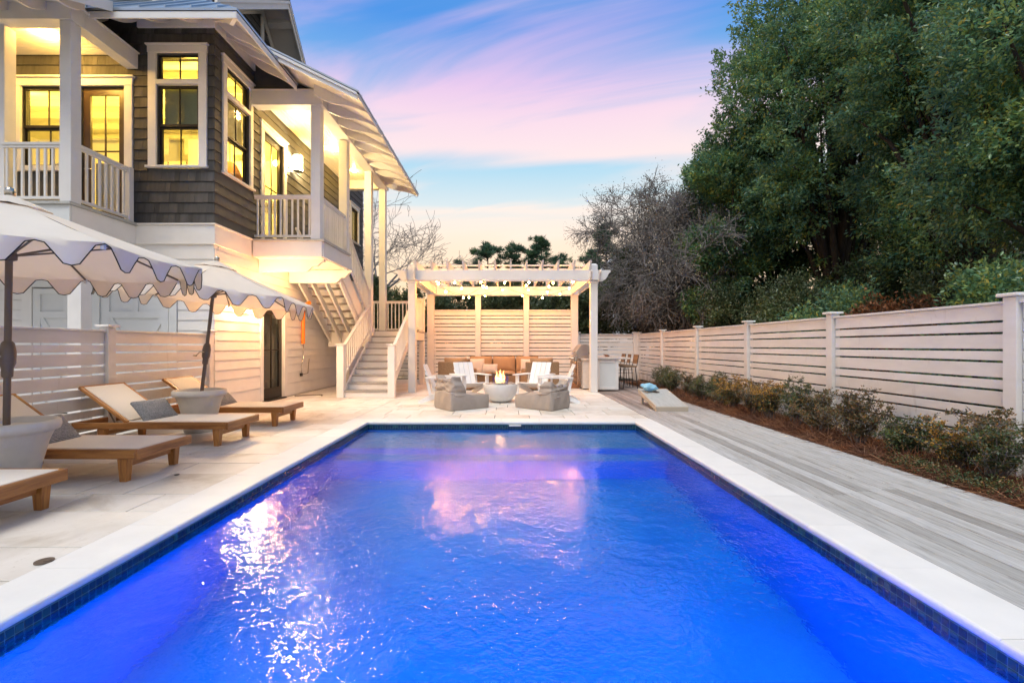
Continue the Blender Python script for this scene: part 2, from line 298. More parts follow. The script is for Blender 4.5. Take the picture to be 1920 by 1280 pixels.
# ------------------------------------------------------------------ mesh helpers
ORG = {}
def org(o): return ORG.get(o.name, Vector((0, 0, 0)))
def link(name, data, parent=None, loc=None, rot=None):
    o = bpy.data.objects.new(name, data); COL.objects.link(o)
    if loc is not None: o.location = loc
    if rot is not None: o.rotation_euler = rot
    if parent is not None: o.parent = parent
    return o
def thing(name, label, cat, loc=(0, 0, 0), group=None, rot=None):
    o = link(name, None, None, loc, rot); o.empty_display_size = .2; ORG[o.name] = Vector(loc); o['label'] = label; o['category'] = cat
    if group: o['group'] = group
    return o
def tag(o, label=None, cat=None, group=None, kind=None):
    for k, v in (('label', label), ('category', cat), ('group', group), ('kind', kind)):
        if v: o[k] = v
    return o
def copy_tree(o, parent=None):
    c = o.copy(); COL.objects.link(c)
    if parent is not None: c.parent = parent
    for ch in [x for x in o.children]: copy_tree(ch, c)
    return c
def place(proto, first, loc, rz, label, group=None):
    o = proto if first else copy_tree(proto)
    o.location = loc; o.rotation_euler = (0, 0, rz); o['label'] = label
    if group: o['group'] = group
    return o
class MB:
    def __init__(s): s.v = []; s.f = []
    def add(s, vs, fs, M=None):
        b = len(s.v)
        s.v += [tuple(M @ Vector(p)) if M is not None else tuple(p) for p in vs]; s.f += [tuple(b+i for i in f) for f in fs]; return s
    def box(s, x0, x1, y0, y1, z0, z1, M=None):
        vs = [(x, y, z) for z in (z0, z1) for y in (y0, y1) for x in (x0, x1)]
        return s.add(vs, [(0, 2, 3, 1), (4, 5, 7, 6), (0, 1, 5, 4), (2, 6, 7, 3), (0, 4, 6, 2), (1, 3, 7, 5)], M)
    def prism(s, pts, axis, a, b):   # 2D profile extruded along axis; axis x:(y,z) y:(x,z) z:(x,y)
        def P(p, t): return {'x': (t, p[0], p[1]), 'y': (p[0], t, p[1]), 'z': (p[0], p[1], t)}[axis]
        n = len(pts); vs = [P(p, a) for p in pts]+[P(p, b) for p in pts]
        fs = [tuple(range(n)), tuple(range(2*n-1, n-1, -1))]+[(i, i+n, (i+1) % n+n, (i+1) % n) for i in range(n)]
        return s.add(vs, fs)
    def tube(s, pts, rad, n=8, caps=True):
        pts = [Vector(p) for p in pts]; b = len(s.v); up = None
        if not hasattr(rad, '__len__'): rad = [rad]*len(pts)
        for i, p in enumerate(pts):
            t = (pts[min(i+1, len(pts)-1)]-pts[max(i-1, 0)]).normalized()
            if up is None: up = Vector((0, 0, 1)) if abs(t.z) < .9 else Vector((1, 0, 0))
            a = t.cross(up); a = a.normalized() if a.length > 1e-5 else Vector((1, 0, 0)); c = a.cross(t); up = c
            for k in range(n):
                an = 2*math.pi*k/n; s.v.append(tuple(p+(a*math.cos(an)+c*math.sin(an))*rad[i]))
        for i in range(len(pts)-1):
            for k in range(n): s.f.append((b+i*n+k, b+i*n+(k+1) % n, b+(i+1)*n+(k+1) % n, b+(i+1)*n+k))
        if caps: s.f.append(tuple(b+k for k in range(n))[::-1]); s.f.append(tuple(b+(len(pts)-1)*n+k for k in range(n)))
        return s
    def lathe(s, prof, n=32, c=(0, 0)):
        b = len(s.v)
        for r, z in prof:
            for k in range(n): a = 2*math.pi*k/n; s.v.append((c[0]+r*math.cos(a), c[1]+r*math.sin(a), z))
        for i in range(len(prof)-1):
            for k in range(n): s.f.append((b+i*n+k, b+i*n+(k+1) % n, b+(i+1)*n+(k+1) % n, b+(i+1)*n+k))
        s.f.append(tuple(b+k for k in range(n))[::-1]); s.f.append(tuple(b+(len(prof)-1)*n+k for k in range(n))); return s
    def mesh(s, name, mat, off=Vector((0, 0, 0)), smooth=False):
        m = bpy.data.meshes.new(name); m.from_pydata([(x-off[0], y-off[1], z-off[2]) for x, y, z in s.v], [], s.f); m.validate(); m.update()
        if mat: m.materials.append(MT[mat])
        if smooth: m.shade_smooth() if hasattr(m, 'shade_smooth') else None
        return m
    def build(s, name, mat, parent=None, smooth=False, auto=None, bevel=0, sub=0):
        off = org(parent) if parent is not None else Vector((0, 0, 0))
        if parent is None and s.v:
            a = np.array(s.v); off = Vector(((a[:, 0].min()+a[:, 0].max())/2, (a[:, 1].min()+a[:, 1].max())/2, a[:, 2].min()))
        o = link(name, s.mesh(name, mat, off, smooth), parent)
        if parent is None: o.location = off
        ORG[o.name] = off.copy()
        if smooth and auto:
            try: o.data.set_sharp_from_angle(angle=R(auto))
            except Exception: pass
        if bevel:
            md = o.modifiers.new('bevel', 'BEVEL'); md.width = bevel; md.segments = 2; md.limit_method = 'ANGLE'
        if sub:
            md = o.modifiers.new('subdivision', 'SUBSURF'); md.levels = sub; md.render_levels = sub
        return o
_cb = {}
def cbox_mesh(dx, dy, dz, mat, ch):
    key = (round(dx, 4), round(dy, 4), round(dz, 4), mat, ch)
    if key in _cb: return _cb[key]
    hx, hy, hz = dx/2, dy/2, dz/2; c = min(ch, hx*.45, hy*.45, hz*.45); V = []; F = []; idx = {}
    def vi(p):
        k = tuple(round(a, 6) for a in p)
        if k not in idx: idx[k] = len(V); V.append(k)
        return idx[k]
    h = (hx, hy, hz)
    for ax in range(3):
        o1, o2 = [i for i in range(3) if i != ax]
        for sgn in (-1, 1):
            q = []
            for a, b in ((-1, -1), (1, -1), (1, 1), (-1, 1)):
                p = [0, 0, 0]; p[ax] = sgn*h[ax]; p[o1] = a*(h[o1]-c); p[o2] = b*(h[o2]-c); q.append(vi(p))
            F.append(tuple(q))
    for ax in range(3):
        o1, o2 = [i for i in range(3) if i != ax]
        for a in (-1, 1):
            for b in (-1, 1):
                def P(t, which):
                    p = [0, 0, 0]; p[ax] = t*(h[ax]-c)
                    if which: p[o1] = a*h[o1]; p[o2] = b*(h[o2]-c)
                    else: p[o1] = a*(h[o1]-c); p[o2] = b*h[o2]
                    return vi(p)
                F.append((P(-1, 1), P(1, 1), P(1, 0), P(-1, 0)))
    for a in (-1, 1):
        for b in (-1, 1):
            for d in (-1, 1):
                F.append((vi((a*h[0], b*(hy-c), d*(hz-c))), vi((a*(hx-c), b*h[1], d*(hz-c))), vi((a*(hx-c), b*(hy-c), d*h[2]))))
    import bmesh
    m = bpy.data.meshes.new('box_piece'); m.from_pydata(V, [], F)
    bm = bmesh.new(); bm.from_mesh(m); bmesh.ops.recalc_face_normals(bm, faces=bm.faces); bm.to_mesh(m); bm.free()
    m.materials.append(MT[mat]); _cb[key] = m; return m
def B(name, x0, x1, y0, y1, z0, z1, mat, parent=None, ch=.004, rot=None):
    m = cbox_mesh(x1-x0, y1-y0, z1-z0, mat, ch); off = org(parent) if parent is not None else Vector((0, 0, 0))
    loc = Vector(((x0+x1)/2, (y0+y1)/2, (z0+z1)/2)); o = link(name, m, parent, loc-off, rot); ORG[o.name] = loc; return o
def BL(name, c, d, rot, mat, parent=None, ch=.004):
    o = B(name, c[0]-d[0]/2, c[0]+d[0]/2, c[1]-d[1]/2, c[1]+d[1]/2, c[2]-d[2]/2, c[2]+d[2]/2, mat, parent, ch, rot); return o
def npmesh(name, V, F, mat, smooth=False):   # V (n,3) F (m,3|4)
    m = bpy.data.meshes.new(name); k = F.shape[1]; m.vertices.add(len(V)); m.vertices.foreach_set('co', V.astype(np.float32).ravel())
    m.loops.add(F.size); m.loops.foreach_set('vertex_index', F.astype(np.int32).ravel()); m.polygons.add(len(F))
    m.polygons.foreach_set('loop_start', (np.arange(len(F))*k).astype(np.int32)); m.update(calc_edges=True); m.materials.append(MT[mat]); return m
def unit(a): return a/np.maximum(np.linalg.norm(a, axis=1, keepdims=True), 1e-6)
def leaves(name, P, D, L, Wd, mat, fold=.08):
    n = len(P); D = unit(D); up = rng.normal(size=(n, 3)); up[:, 2] += 1.2; Sx = unit(np.cross(D, up)); N = np.cross(Sx, D)
    L = L*rng.uniform(.7, 1.25, (n, 1)); Wd = Wd*rng.uniform(.75, 1.2, (n, 1))
    V = np.stack([P, P+D*L*.5+Sx*Wd*.5+N*L*fold, P+D*L-N*L*fold*.75, P+D*L*.5-Sx*Wd*.5+N*L*fold], 1).reshape(-1, 3)
    i = np.arange(n)[:, None]*4; F = np.concatenate([i+[0, 1, 2], i+[0, 2, 3]], 1).reshape(-1, 3); return npmesh(name, V, F, mat)
def point(name, loc, energy, col, rad=.05, parent=None):
    l = bpy.data.lights.new(name, 'POINT'); l.energy = energy; l.color = col; l.shadow_soft_size = rad
    o = link(name, l, parent, Vector(loc)-(org(parent) if parent is not None else Vector((0, 0, 0)))); return o
def area(name, loc, size, energy, col, direction, parent=None, sy=None):
    l = bpy.data.lights.new(name, 'AREA'); l.energy = energy; l.color = col; l.size = size
    if sy: l.shape = 'RECTANGLE'; l.size_y = sy
    o = link(name, l, parent, Vector(loc)-(org(parent) if parent is not None else Vector((0, 0, 0)))); o.rotation_euler = Vector(direction).to_track_quat('-Z', 'Y').to_euler(); return o
WARM = (1, .33, .05); YEL = (1, .55, .10)

# ================================================================== SETTING
PX0, PX1, PY0, PY1 = -2.31, 2.11, .7, 7.5
CW = .33
g = MB(); gx0, gx1, gy0, gy1 = PX0-.2, PX1+.2, PY0-.2, PY1+.2
for a in ((-300, gx0, -300, 300), (gx1, 300, -300, 300), (gx0, gx1, -300, gy0), (gx0, gx1, gy1, 300)):
    g.add([(a[0], a[2], -.06), (a[1], a[2], -.06), (a[1], a[3], -.06), (a[0], a[3], -.06)], [(0, 1, 2, 3)])
tag(g.build('ground', 'ground'), kind='structure')
# patio: a bedding slab with every paver as a piece
pb = MB(); DX0, DX1, DYE = -5.42, PX1+CW, 17.0
for a in ((DX0-8, PX0-CW, -1.5, 8.4), (DX0, PX0-CW, 8.4, DYE), (PX0-CW, DX1, PY1+CW, DYE), (PX0-CW, 6, -1.5, PY0-CW)):
    pb.box(a[0], a[1], a[2], a[3], -.05, -.012)
patio = tag(pb.build('patio', 'joint'), kind='structure')
def pavers(x0, x1, y0, y1, budget):
    y = y1; i = 0; far = []
    depths = [.405, .61, .405, .405, .61]
    rows = []
    y = y0
    while y < y1-.05:
        d = depths[i % 5]; i += 1; d = min(d, y1-y)
        if y1-(y+d) < .15: d = y1-y
        x = x0; 
        while x < x1-.02:
            L = random.choice([.61, .405, .81, .61, .91])
            if i % 2 and x == x0: L *= .6
            L = min(L, x1-x)
            if x1-(x+L) < .2: L = x1-x
            rows.append((x, x+L, y, y+d)); x += L
        y += d
    return rows
pv = pavers(DX0, PX0-CW, 1.0, 8.4, 0)+pavers(DX0, PX0-CW, 8.4, 13.0, 0)+pavers(PX0-CW, DX1, PY1+CW, 13.0, 0)
pv.sort(key=lambda r: r[2]); gp = .0055; stuffp = MB()
for k, (a, b, c, d) in enumerate(pv):
    dz = random.uniform(-.0012, .0012)
    if k < 298: B('paver', a+gp, b-gp, c+gp, d-gp, -.045, dz, 'paver', patio, .0025)
    else: stuffp.box(a+gp, b-gp, c+gp, d-gp, -.045, dz)
for (a, b, c, d) in pavers(DX0, DX1, 13.0, DYE, 0)+pavers(DX0-6, DX0, 1.0, 8.4, 0): stuffp.box(a+gp, b-gp, c+gp, d-gp, -.045, 0)
o = stuffp.build('far_pavers', 'paver'); o.location -= org(patio); o.parent = patio; o['kind'] = 'stuff'

# pool
pool = thing('swimming_pool', 'long rectangular swimming pool lit blue from within, with pale stone coping and mosaic waterline', 'pool', (0, 4, 0))
PZ = -1.45; sh = MB()
def quad(m, a, b, c, d): m.add([a, b, c, d], [(0, 1, 2, 3)])
sh.box(PX0-.15, PX1+.15, PY0-.15, PY1+.15, PZ-.15, PZ)
sh.box(PX0-.15, PX0, PY0-.15, PY1+.15, PZ, -.055); sh.box(PX1, PX1+.15, PY0-.15, PY1+.15, PZ, -.055)
sh.box(PX0, PX1, PY1, PY1+.15, PZ, -.055); sh.box(PX0, PX1, PY0-.15, PY0, PZ, -.055)
sh.box(PX0+.002, PX1-.002, 6.35, PY1, PZ, -.40); sh.box(PX0+.002, PX1-.002, 6.02, 6.348, PZ, -.72)
sh.build('pool_shell', 'poolshell', pool)
def bull(name, L, Wd, mat):   # coping stone, rounded on its +x side, length along y
    m = MB(); t = .05; r = .018; pts = [(-Wd/2, -t), (Wd/2-r, -t)]+[(Wd/2-r+r*math.sin(R(a)), -t+r-r*math.cos(R(a))) for a in (30, 60, 90)]+[(Wd/2-r+r*math.cos(R(a)), -r+r*math.sin(R(a))) for a in (0, 30, 60, 90)]+[(-Wd/2, 0)]
    m.prism(pts, 'y', -L/2, L/2); return m.mesh(name, mat)
def copings(x, y, dx, dy, n, L, rot):
    me = bull('coping_stone', L-.003, CW+.02, 'coping')
    for i in range(n):
        o = link('coping_stone', me, pool, Vector((x+dx*(i+.5)*L, y+dy*(i+.5)*L, random.uniform(.002, .004)))-org(pool), (0, 0, rot))
copings(PX0-CW/2+.01, PY0, 0, 1, 11, (PY1-PY0)/11, 0); copings(PX1+CW/2-.01, PY0, 0, 1, 11, (PY1-PY0)/11, math.pi)
copings(PX0-CW, PY1+CW/2-.01, 1, 0, 8, (PX1-PX0+2*CW)/8, -math.pi/2); copings(PX0-CW, PY0-CW/2+.01, 1, 0, 8, (PX1-PX0+2*CW)/8, math.pi/2)
# waterline mosaic: square tiles in four courses
TP = .042; tm = cbox_mesh(.037, .008, .037, 'tile', .002); cand = []
for k in range(int((PY1-PY0)/TP)):
    for r_ in range(4): cand += [((PX0+.003, PY0+.02+k*TP, -.078-r_*TP), R(90)), ((PX1-.003, PY0+.02+k*TP, -.078-r_*TP), R(90))]
for k in range(int((PX1-PX0)/TP)):
    for r_ in range(4): cand.append(((PX0+.02+k*TP, PY1-.003, -.078-r_*TP), 0))
cand.sort(key=lambda c: abs(c[0][1]-1.9)+(0 if c[0][1] > 1.6 else 9)); st = MB()
for i, (p, rz) in enumerate(cand):
    if i < 290: link('mosaic_tile', tm, pool, Vector(p)-org(pool), (0, 0, rz))
    elif rz: st.box(p[0]-.004, p[0]+.004, p[1]-.0185, p[1]+.0185, p[2]-.0185, p[2]+.0185)
    else: st.box(p[0]-.0185, p[0]+.0185, p[1]-.004, p[1]+.004, p[2]-.0185, p[2]+.0185)
tag(st.build('small_mosaic_tiles', 'tile', pool), kind='stuff')
gb = MB(); gb.box(PX0, PX0+.003, PY0, PY1, -.245, -.05); gb.box(PX1-.003, PX1, PY0, PY1, -.245, -.05); gb.box(PX0+.003, PX1-.003, PY1-.003, PY1, -.245, -.05); gb.build('grout_band', 'grout', pool)
B('skimmer_plate', .02, .22, 7.47, 7.495, -.075, -.05, 'coping', pool, .004)
# water: a rippled sheet
nx, ny = 90, 140; X, Y = np.meshgrid(np.linspace(PX0+.004, PX1-.004, nx), np.linspace(PY0+.001, PY1-.004, ny)); Z = np.zeros_like(X)
for k in range(26):
    a = rng.uniform(0, 6.28); w = rng.uniform(3, 15); Z += .0035/w*np.sin(w*(X*math.cos(a)+Y*math.sin(a))+rng.uniform(0, 6.28))
V = np.stack([X, Y, Z-.112], -1).reshape(-1, 3); ii = np.arange(nx*ny).reshape(ny, nx)
F = np.stack([ii[:-1, :-1], ii[:-1, 1:], ii[1:, 1:], ii[1:, :-1]], -1).reshape(-1, 4)
wo = link('pool_water', npmesh('pool_water', V, F, 'water')); wo.data.shade_smooth(); tag(wo, kind='structure')
# underwater lamps in niches in the near end wall, under the viewer
for xx, e, c in ((-1.6, 34, (0, .28, 1)), (-.1, 56, (0, .20, 1)), (1.4, 60, (0, .09, 1))):
    n_ = MB(); n_.tube([(xx, PY0+.002, -.75), (xx, PY0+.03, -.75)], [.10, .085], 20); n_.build('pool_light', 'coping', pool, True, 40)
    area('underwater_lamp', (xx, PY0+.05, -.75), .2, e, c, (0, 1, -.02), pool)

# timber deck: every plank a piece
db = MB(); WX0, WX1 = PX1+CW+.012, 3.96; db.box(WX0, WX1, -1.5, 17, -.055, -.034)
deck = tag(db.build('timber_deck', 'joint'), kind='structure')
pw = .1375; nrow = int(round((WX1-WX0)/pw)); pw = (WX1-WX0)/nrow
for r_ in range(nrow):
    y = -1.5-random.uniform(0, 2)
    while y < 17:
        L = random.choice([2.44, 3.05, 3.66, 4.27]); a, b = max(y, -1.5), min(y+L, 17)
        if b-a > .05: B('plank', WX0+r_*pw+.0034, WX0+(r_+1)*pw-.0034, a+.0015, b-.0015, -.033, random.uniform(-.003, .001), 'deck', deck, .003)
        y += L
pm = MB(); pm.box(3.97, 4.90, -1.5, 17, -.058, -.03)
bed = tag(pm.build('planting_bed', 'mulch'), kind='structure')
n = 60000; P = np.stack([3.99+rng.beta(1.3, 1.2, n)*.9-.04*rng.random(n), rng.uniform(1.2, 15, n), rng.uniform(-.03, .015, n)], 1)
P[:, 2] += .05*np.exp(-((P[:, 0]-4.25)/.2)**2)*(1+np.sin(P[:, 1]*3))*.5; D = rng.normal(size=(n, 3))*[1, 1, .28]
so_ = link('pine_straw', leaves('pine_straw', P, D, .20, .0042, 'straw', .012)); tag(so_, kind='stuff', label='rust brown pine straw strewn over the planting bed', cat='pine straw')

# ================================================================== FENCES
def fence(name, label, pts, ztop, horiz, zb=.03, first_post=True, cap=True, post=.125, group='board fences round the yard'):
    """pts: post positions along a straight run; horiz 'y' -> run along y"""
    f = thing(name, label, 'fence', (pts[0][0], pts[0][1], 0), group)
    for (x, y) in pts:
        B('post', x-post/2, x+post/2, y-post/2, y+post/2, 0-.03, ztop+.06, 'fence', f, .006)
        if cap: 
            p = B('post_cap', x-post/2-.035, x+post/2+.035, y-post/2-.035, y+post/2+.035, ztop+.061, ztop+.095, 'fence', f, .008)
    for i in range(len(pts)-1):
        (xa, ya), (xb, yb) = pts[i], pts[i+1]
        z = ztop; k = 0
        def bd(nm, z0, z1, t, e=.0):
            if horiz == 'y': B(nm, xa-t/2, xa+t/2, ya+post/2+.002, yb-post/2-.002, z0, z1, 'fence', f, .003)
            else: B(nm, xa+post/2+.002, xb-post/2-.002, ya-t/2, ya+t/2, z0, z1, 'fence', f, .003)
        bd('top_rail', ztop-.002, ztop+.024, .085); z = ztop-.003; h = .155
        while z > zb+.05:
            z0 = max(zb, z-h)
            if z0-zb < .07: z0 = zb
            bd('board', z0, z, .022+random.uniform(-.001, .001)); z = z0-.023; k += 1; h = .092 if k % 2 else .146
    return f
FX = 4.88
fence('board_fence', 'long white horizontal board fence running along the planting bed on the right of the pool', [(FX, y) for y in (-.6, 1.9, 4.37, 6.83, 9.22, 11.67, 14.33, 17.0)], 1.66, 'y')
fence('board_fence', 'white board fence across the back corner between the pergola and the bar stools', [(2.62, 17.0), (FX-.12, 17.0)], 1.66, 'x')
fence('board_fence', 'white board fence half hidden behind the outdoor staircase', [(-5.3, 17.0), (-2.75, 17.0)], 1.72, 'x')
fence('board_fence', 'low peach lit board fence behind the sun loungers on the left', [(-5.45, y) for y in (-1.1, 1.33, 3.77, 6.2, 8.28)], 1.44, 'y')

# ================================================================== HOUSE
HX, HY = -5.42, 8.40
house = thing('beach_house', 'two storey house with charcoal shingles, white siding, lit yellow windows and a covered porch', 'house', (HX, HY, 0))
def cells(a0, a1, z0, z1, holes):
    """rectangles of the wall minus the holes"""
    zs = sorted({z0, z1}|{z for h in holes for z in h[2:4] if z0 < z < z1}); res = []
    for i in range(len(zs)-1):
        za, zb = zs[i], zs[i+1]; cuts = sorted((h[0], h[1]) for h in holes if h[2] < zb-1e-4 and h[3] > za+1e-4); a = a0
        for c0, c1 in cuts:
            if c0 > a: res.append((a, c0, za, zb))
            a = max(a, c1)
        if a < a1: res.append((a, a1, za, zb))
    return res
def spans(a0, a1, za, zb, holes):
    cuts = sorted((h[0], h[1]) for h in holes if h[2] < zb-.03 and h[3] > za+.03); a = a0; r = []
    for c0, c1 in cuts:
        if c0 > a+.01: r.append((a, c0))
        a = max(a, c1)
    if a < a1-.01: r.append((a, a1))
    return r
_lm = {}
def lap(name, face, a0, a1, z0, h, mat, tb=.022, tt=.008, plane=None):
    key = (round(a1-a0, 3), round(h, 3), mat, tb)
    if key not in _lm:
        L = a1-a0; m = MB(); m.prism([(0, 0), (-tb, 0), (-tb, .004), (-tt, h-.007), (0, h-.007)], 'x', 0, L); _lm[key] = m.mesh(name, mat)
    if face == 'F': loc, rot = Vector((a0, plane if plane is not None else HY, z0)), (0, 0, 0)
    else: loc, rot = Vector((plane if plane is not None else HX, a0, z0)), (0, 0, R(90))
    return link(name, _lm[key], house, loc-org(house), rot)
# openings: (a0,a1,z0,z1)
FO = [(-6.47, -5.69, 4.52, 6.62), (-7.87, -7.06, 3.50, 6.03), (-8.96, -8.05, 4.54, 6.03), (-10.0, -9.06, 4.54, 6.03)]
SO = [(8.74, 9.53, 4.52, 6.60), (10.08, 10.96, 3.50, 6.02), (15.7, 16.4, 4.9, 6.05)]
LF = [(-8.75, -6.24, 0, 2.32)]
LS = [(10.04, 10.98, .02, 2.12)]
wmb = MB(); T = .14
for a, b, c, d in cells(-13, HX-.012, 3.5, 7.5, FO): wmb.box(a, b, HY+.004, HY+T, c, d)
for a, b, c, d in cells(HY+T+.002, 17, 3.5, 7.3, SO): wmb.box(HX-T, HX-.004, a, b, c, d)
wmb.build('upper_wall', 'shake', house)
wl = MB()
for a, b, c, d in cells(-13, HX-.012, 0, 3.5, LF): wl.box(a, b, HY+.004, HY+T, c, d)
for a, b, c, d in cells(HY+T+.002, 17, 0, 3.5, LS): wl.box(HX-T, HX-.004, a, b, c, d)
wl.build('lower_wall', 'siding', house)
im = MB(); im.box(-13, HX-T-.01, HY+T+.01, 17, 3.40, 3.49); im.box(-13, HX-T-.01, 12.6, 12.7, 3.5, 7.0); im.box(-13, HX-T-.01, HY+T+.01, 17, 6.95, 7.05); im.box(-13.1, -13, HY+T, 17, 3.4, 7)
im.box(-13, HX-T-.01, 17, 17.1, 0, 7.3)
im.build('interior_wall', 'interior', house)
dr = MB(); dr.box(-9, HX-T-.5, 9.6, 9.7, 0, 3.3); dr.box(-9, HX-T-.5, 11.5, 11.6, 0, 3.3); dr.box(-7.2, -7.1, 9.7, 11.5, 0, 3.3); dr.build('lower_room_wall', 'interior', house)
# shingles on the front: single pieces in courses; lap courses on the side
SH = .1945; holesF = [(h[0]-.17, h[1]+.17, h[2]-.02, h[3]+.16) for h in FO[:1]]+[(-10.4, -6.90, 3.5, 6.22)]
k = 0; z = 3.50
while z < 7.12:
    h = min(SH, 7.12-z)
    for (a, b) in spans(-12 if z > 6.2 else -6.95, HX+.02, z, z+h, holesF):
        x = b
        while x > a+.005:
            w = random.choice([.09, .12, .15, .17, .13]); x0 = max(a, x-w)
            if x0-a < .05: x0 = a
            if x0 < -8.4 and z > 6.2: lap('shingle', 'F', a, x-.002, z, h, 'shingle', .024, .006); k += 1; break
            if not (z < 6.2 and x < -6.93): lap('shingle', 'F', round(x0, 2)+.0015, round(x, 2)-.0015, z+random.uniform(-.001, .001), h, 'shingle', random.choice([.022, .024, .026]), .006); k += 1
            x = x0
    z += SH
print('SHINGLES', k)
holesS = [(SO[0][0]-.16, SO[0][1]+.11, 4.45, 6.78), (SO[1][0]-.13, SO[1][1]+.13, 3.5, 6.2), (15.55, 16.55, 4.8, 6.2)]
z = 3.5
while z < 7.12:
    h = min(SH, 7.12-z)
    for (a, b) in spans(HY-.02, 17, z, z+h, holesS): 
        segs = [a]; 
        while b-segs[-1] > 2.4: segs.append(segs[-1]+random.uniform(1.2, 2.2))
        segs.append(b)
        for i in range(len(segs)-1): lap('shingle_course', 'S', segs[i]+.001, segs[i+1]-.001, z, h, 'shake', .024, .006)
    z += SH
# white clapboards below
zs = [0.03, .33, .60]+[.60+.187*i for i in range(1, 14)]
for i in range(len(zs)-1):
    h = zs[i+1]-zs[i]
    if zs[i] > 3.1: break
    for (a, b) in spans(-12, HX+.02, zs[i], zs[i+1], [(-8.95, -6.08, 0, 2.48)]): lap('clapboard', 'F', a, b, zs[i], h, 'siding')
    for (a, b) in spans(HY-.02, 17, zs[i], zs[i+1], [(9.92, 11.10, 0, 2.24)]):
        m = (a+b)/2 if b-a > 4 else None
        for (p, q) in ([(a, b)] if m is None else [(a, m-.001+((i % 3)-1)*.5), (m+.001+((i % 3)-1)*.5, b)]): lap('clapboard', 'S', p, q, zs[i], h, 'siding')
B('band_board', -12, HX+.03, HY-.03, HY+.0, 3.12, 3.47, 'siding', house); B('band_board', HX+.0, HX+.03, HY, 9.58, 3.12, 3.47, 'siding', house)
B('water_table', -12, HX+.06, HY-.06, HY, 3.472, 3.50, 'siding', house); B('water_table', HX, HX+.06, HY+.001, 9.58, 3.472, 3.50, 'siding', house)
B('frieze_board', -6.82, HX+.04, HY-.04, HY, 7.10, 7.42, 'siding', house); B('frieze_board', HX, HX+.04, HY+.001, 9.75, 7.10, 7.36, 'siding', house)
B('corner_board', HX, HX+.03, 9.72, 9.80, 6.64, 7.2, 'siding', house)
# -------- windows
def frame_bars(p, name, face, a0, a1, z0, z1, w, d0, d1, mat):
    """rectangular frame of four bars; depth coordinate d measured outwards from the wall plane"""
    for (A0, A1, Z0, Z1) in ((a0, a1, z1-w, z1), (a0, a1, z0, z0+w), (a0, a0+w, z0+w, z1-w), (a1-w, a1, z0+w, z1-w)):
        bar(p, name, face, A0, A1, Z0, Z1, d0, d1, mat)
def bar(p, name, face, A0, A1, Z0, Z1, d0, d1, mat, ch=.003):
    if face == 'F': return B(name, A0, A1, HY-d1, HY-d0, Z0, Z1, mat, p, ch)
    return B(name, HX+d0, HX+d1, A0, A1, Z0, Z1, mat, p, ch)
def mbbar(m, face, A0, A1, Z0, Z1, d0, d1):
    if face == 'F': m.box(A0, A1, HY-d1, HY-d0, Z0, Z1)
    else: m.box(HX+d0, HX+d1, A0, A1, Z0, Z1)
def sash(face, a0, a1, z0, z1, cols=2, rows=1, w=.045, d=-.03, glass='glass', mat='frame', name='window_sash', mun=.018):
    m = MB()
    for (A0, A1, Z0, Z1) in ((a0, a1, z1-w, z1), (a0, a1, z0, z0+w), (a0, a0+w, z0+w, z1-w), (a1-w, a1, z0+w, z1-w)): mbbar(m, face, A0, A1, Z0, Z1, d-.04, d)
    fr = m.build(name, mat, house)
    mm = MB()
    for i in range(1, cols): c = a0+(a1-a0)*i/cols; mbbar(mm, face, c-mun/2, c+mun/2, z0+w, z1-w, d-.03, d-.008)
    for j in range(1, rows): c = z0+(z1-z0)*j/rows; mbbar(mm, face, a0+w, a1-w, c-mun/2, c+mun/2, d-.031, d-.009)
    if mm.v: mm.build('muntin', mat, fr)
    for i in range(cols):
        g_ = MB(); c0 = a0+w+(a1-a0-2*w)*i/cols; c1 = a0+w+(a1-a0-2*w)*(i+1)/cols; dd = d-.02
        if face == 'F': g_.add([(c0, HY-dd, z0+w), (c1, HY-dd, z0+w), (c1, HY-dd, z1-w), (c0, HY-dd, z1-w)], [(0, 1, 2, 3)])
        else: g_.add([(HX+dd, c0, z0+w), (HX+dd, c1, z0+w), (HX+dd, c1, z1-w), (HX+dd, c0, z1-w)], [(0, 1, 2, 3)])
        g_.build('pane', glass, fr)
    return fr
def trim(face, a0, a1, z0, z1, w=.14, wr=None, mid=None, head=.16):
    wr = wr or w
    bar(house, 'window_trim', face, a0-w, a0, z0, z1, 0, .04, 'white'); bar(house, 'window_trim', face, a1, a1+wr, z0, z1, 0, .04, 'white')
    bar(house, 'window_trim', face, a0-w-.01, a1+wr+.01, z1+.001, z1+head-.03, 0, .045, 'white'); bar(house, 'window_trim', face, a0-w-.035, a1+wr+.035, z1+head-.029, z1+head, 0, .07, 'white')
    if mid: bar(house, 'window_trim', face, a0, a1, mid[0], mid[1], -.03, .039, 'white')
    if z0 > 3.7: bar(house, 'window_sill', face, a0-w-.03, a1+wr+.03, z0-.04, z0-.001, 0, .075, 'white')
trim('F', -6.47, -5.69, 4.56, 6.64, .15, mid=(6.06, 6.145))
sash('F', -6.46, -5.70, 6.15, 6.63); sash('F', -6.46, -5.70, 5.30, 6.055, d=-.02); sash('F', -6.46, -5.70, 4.56, 5.31, d=-.05)
trim('S', 8.74, 9.53, 4.56, 6.62, .12, .10, mid=(6.06, 6.145))
sash('S', 8.75, 9.52, 6.15, 6.61); sash('S', 8.75, 9.52, 5.30, 6.055, d=-.02); sash('S', 8.75, 9.52, 4.56, 5.31, d=-.05)
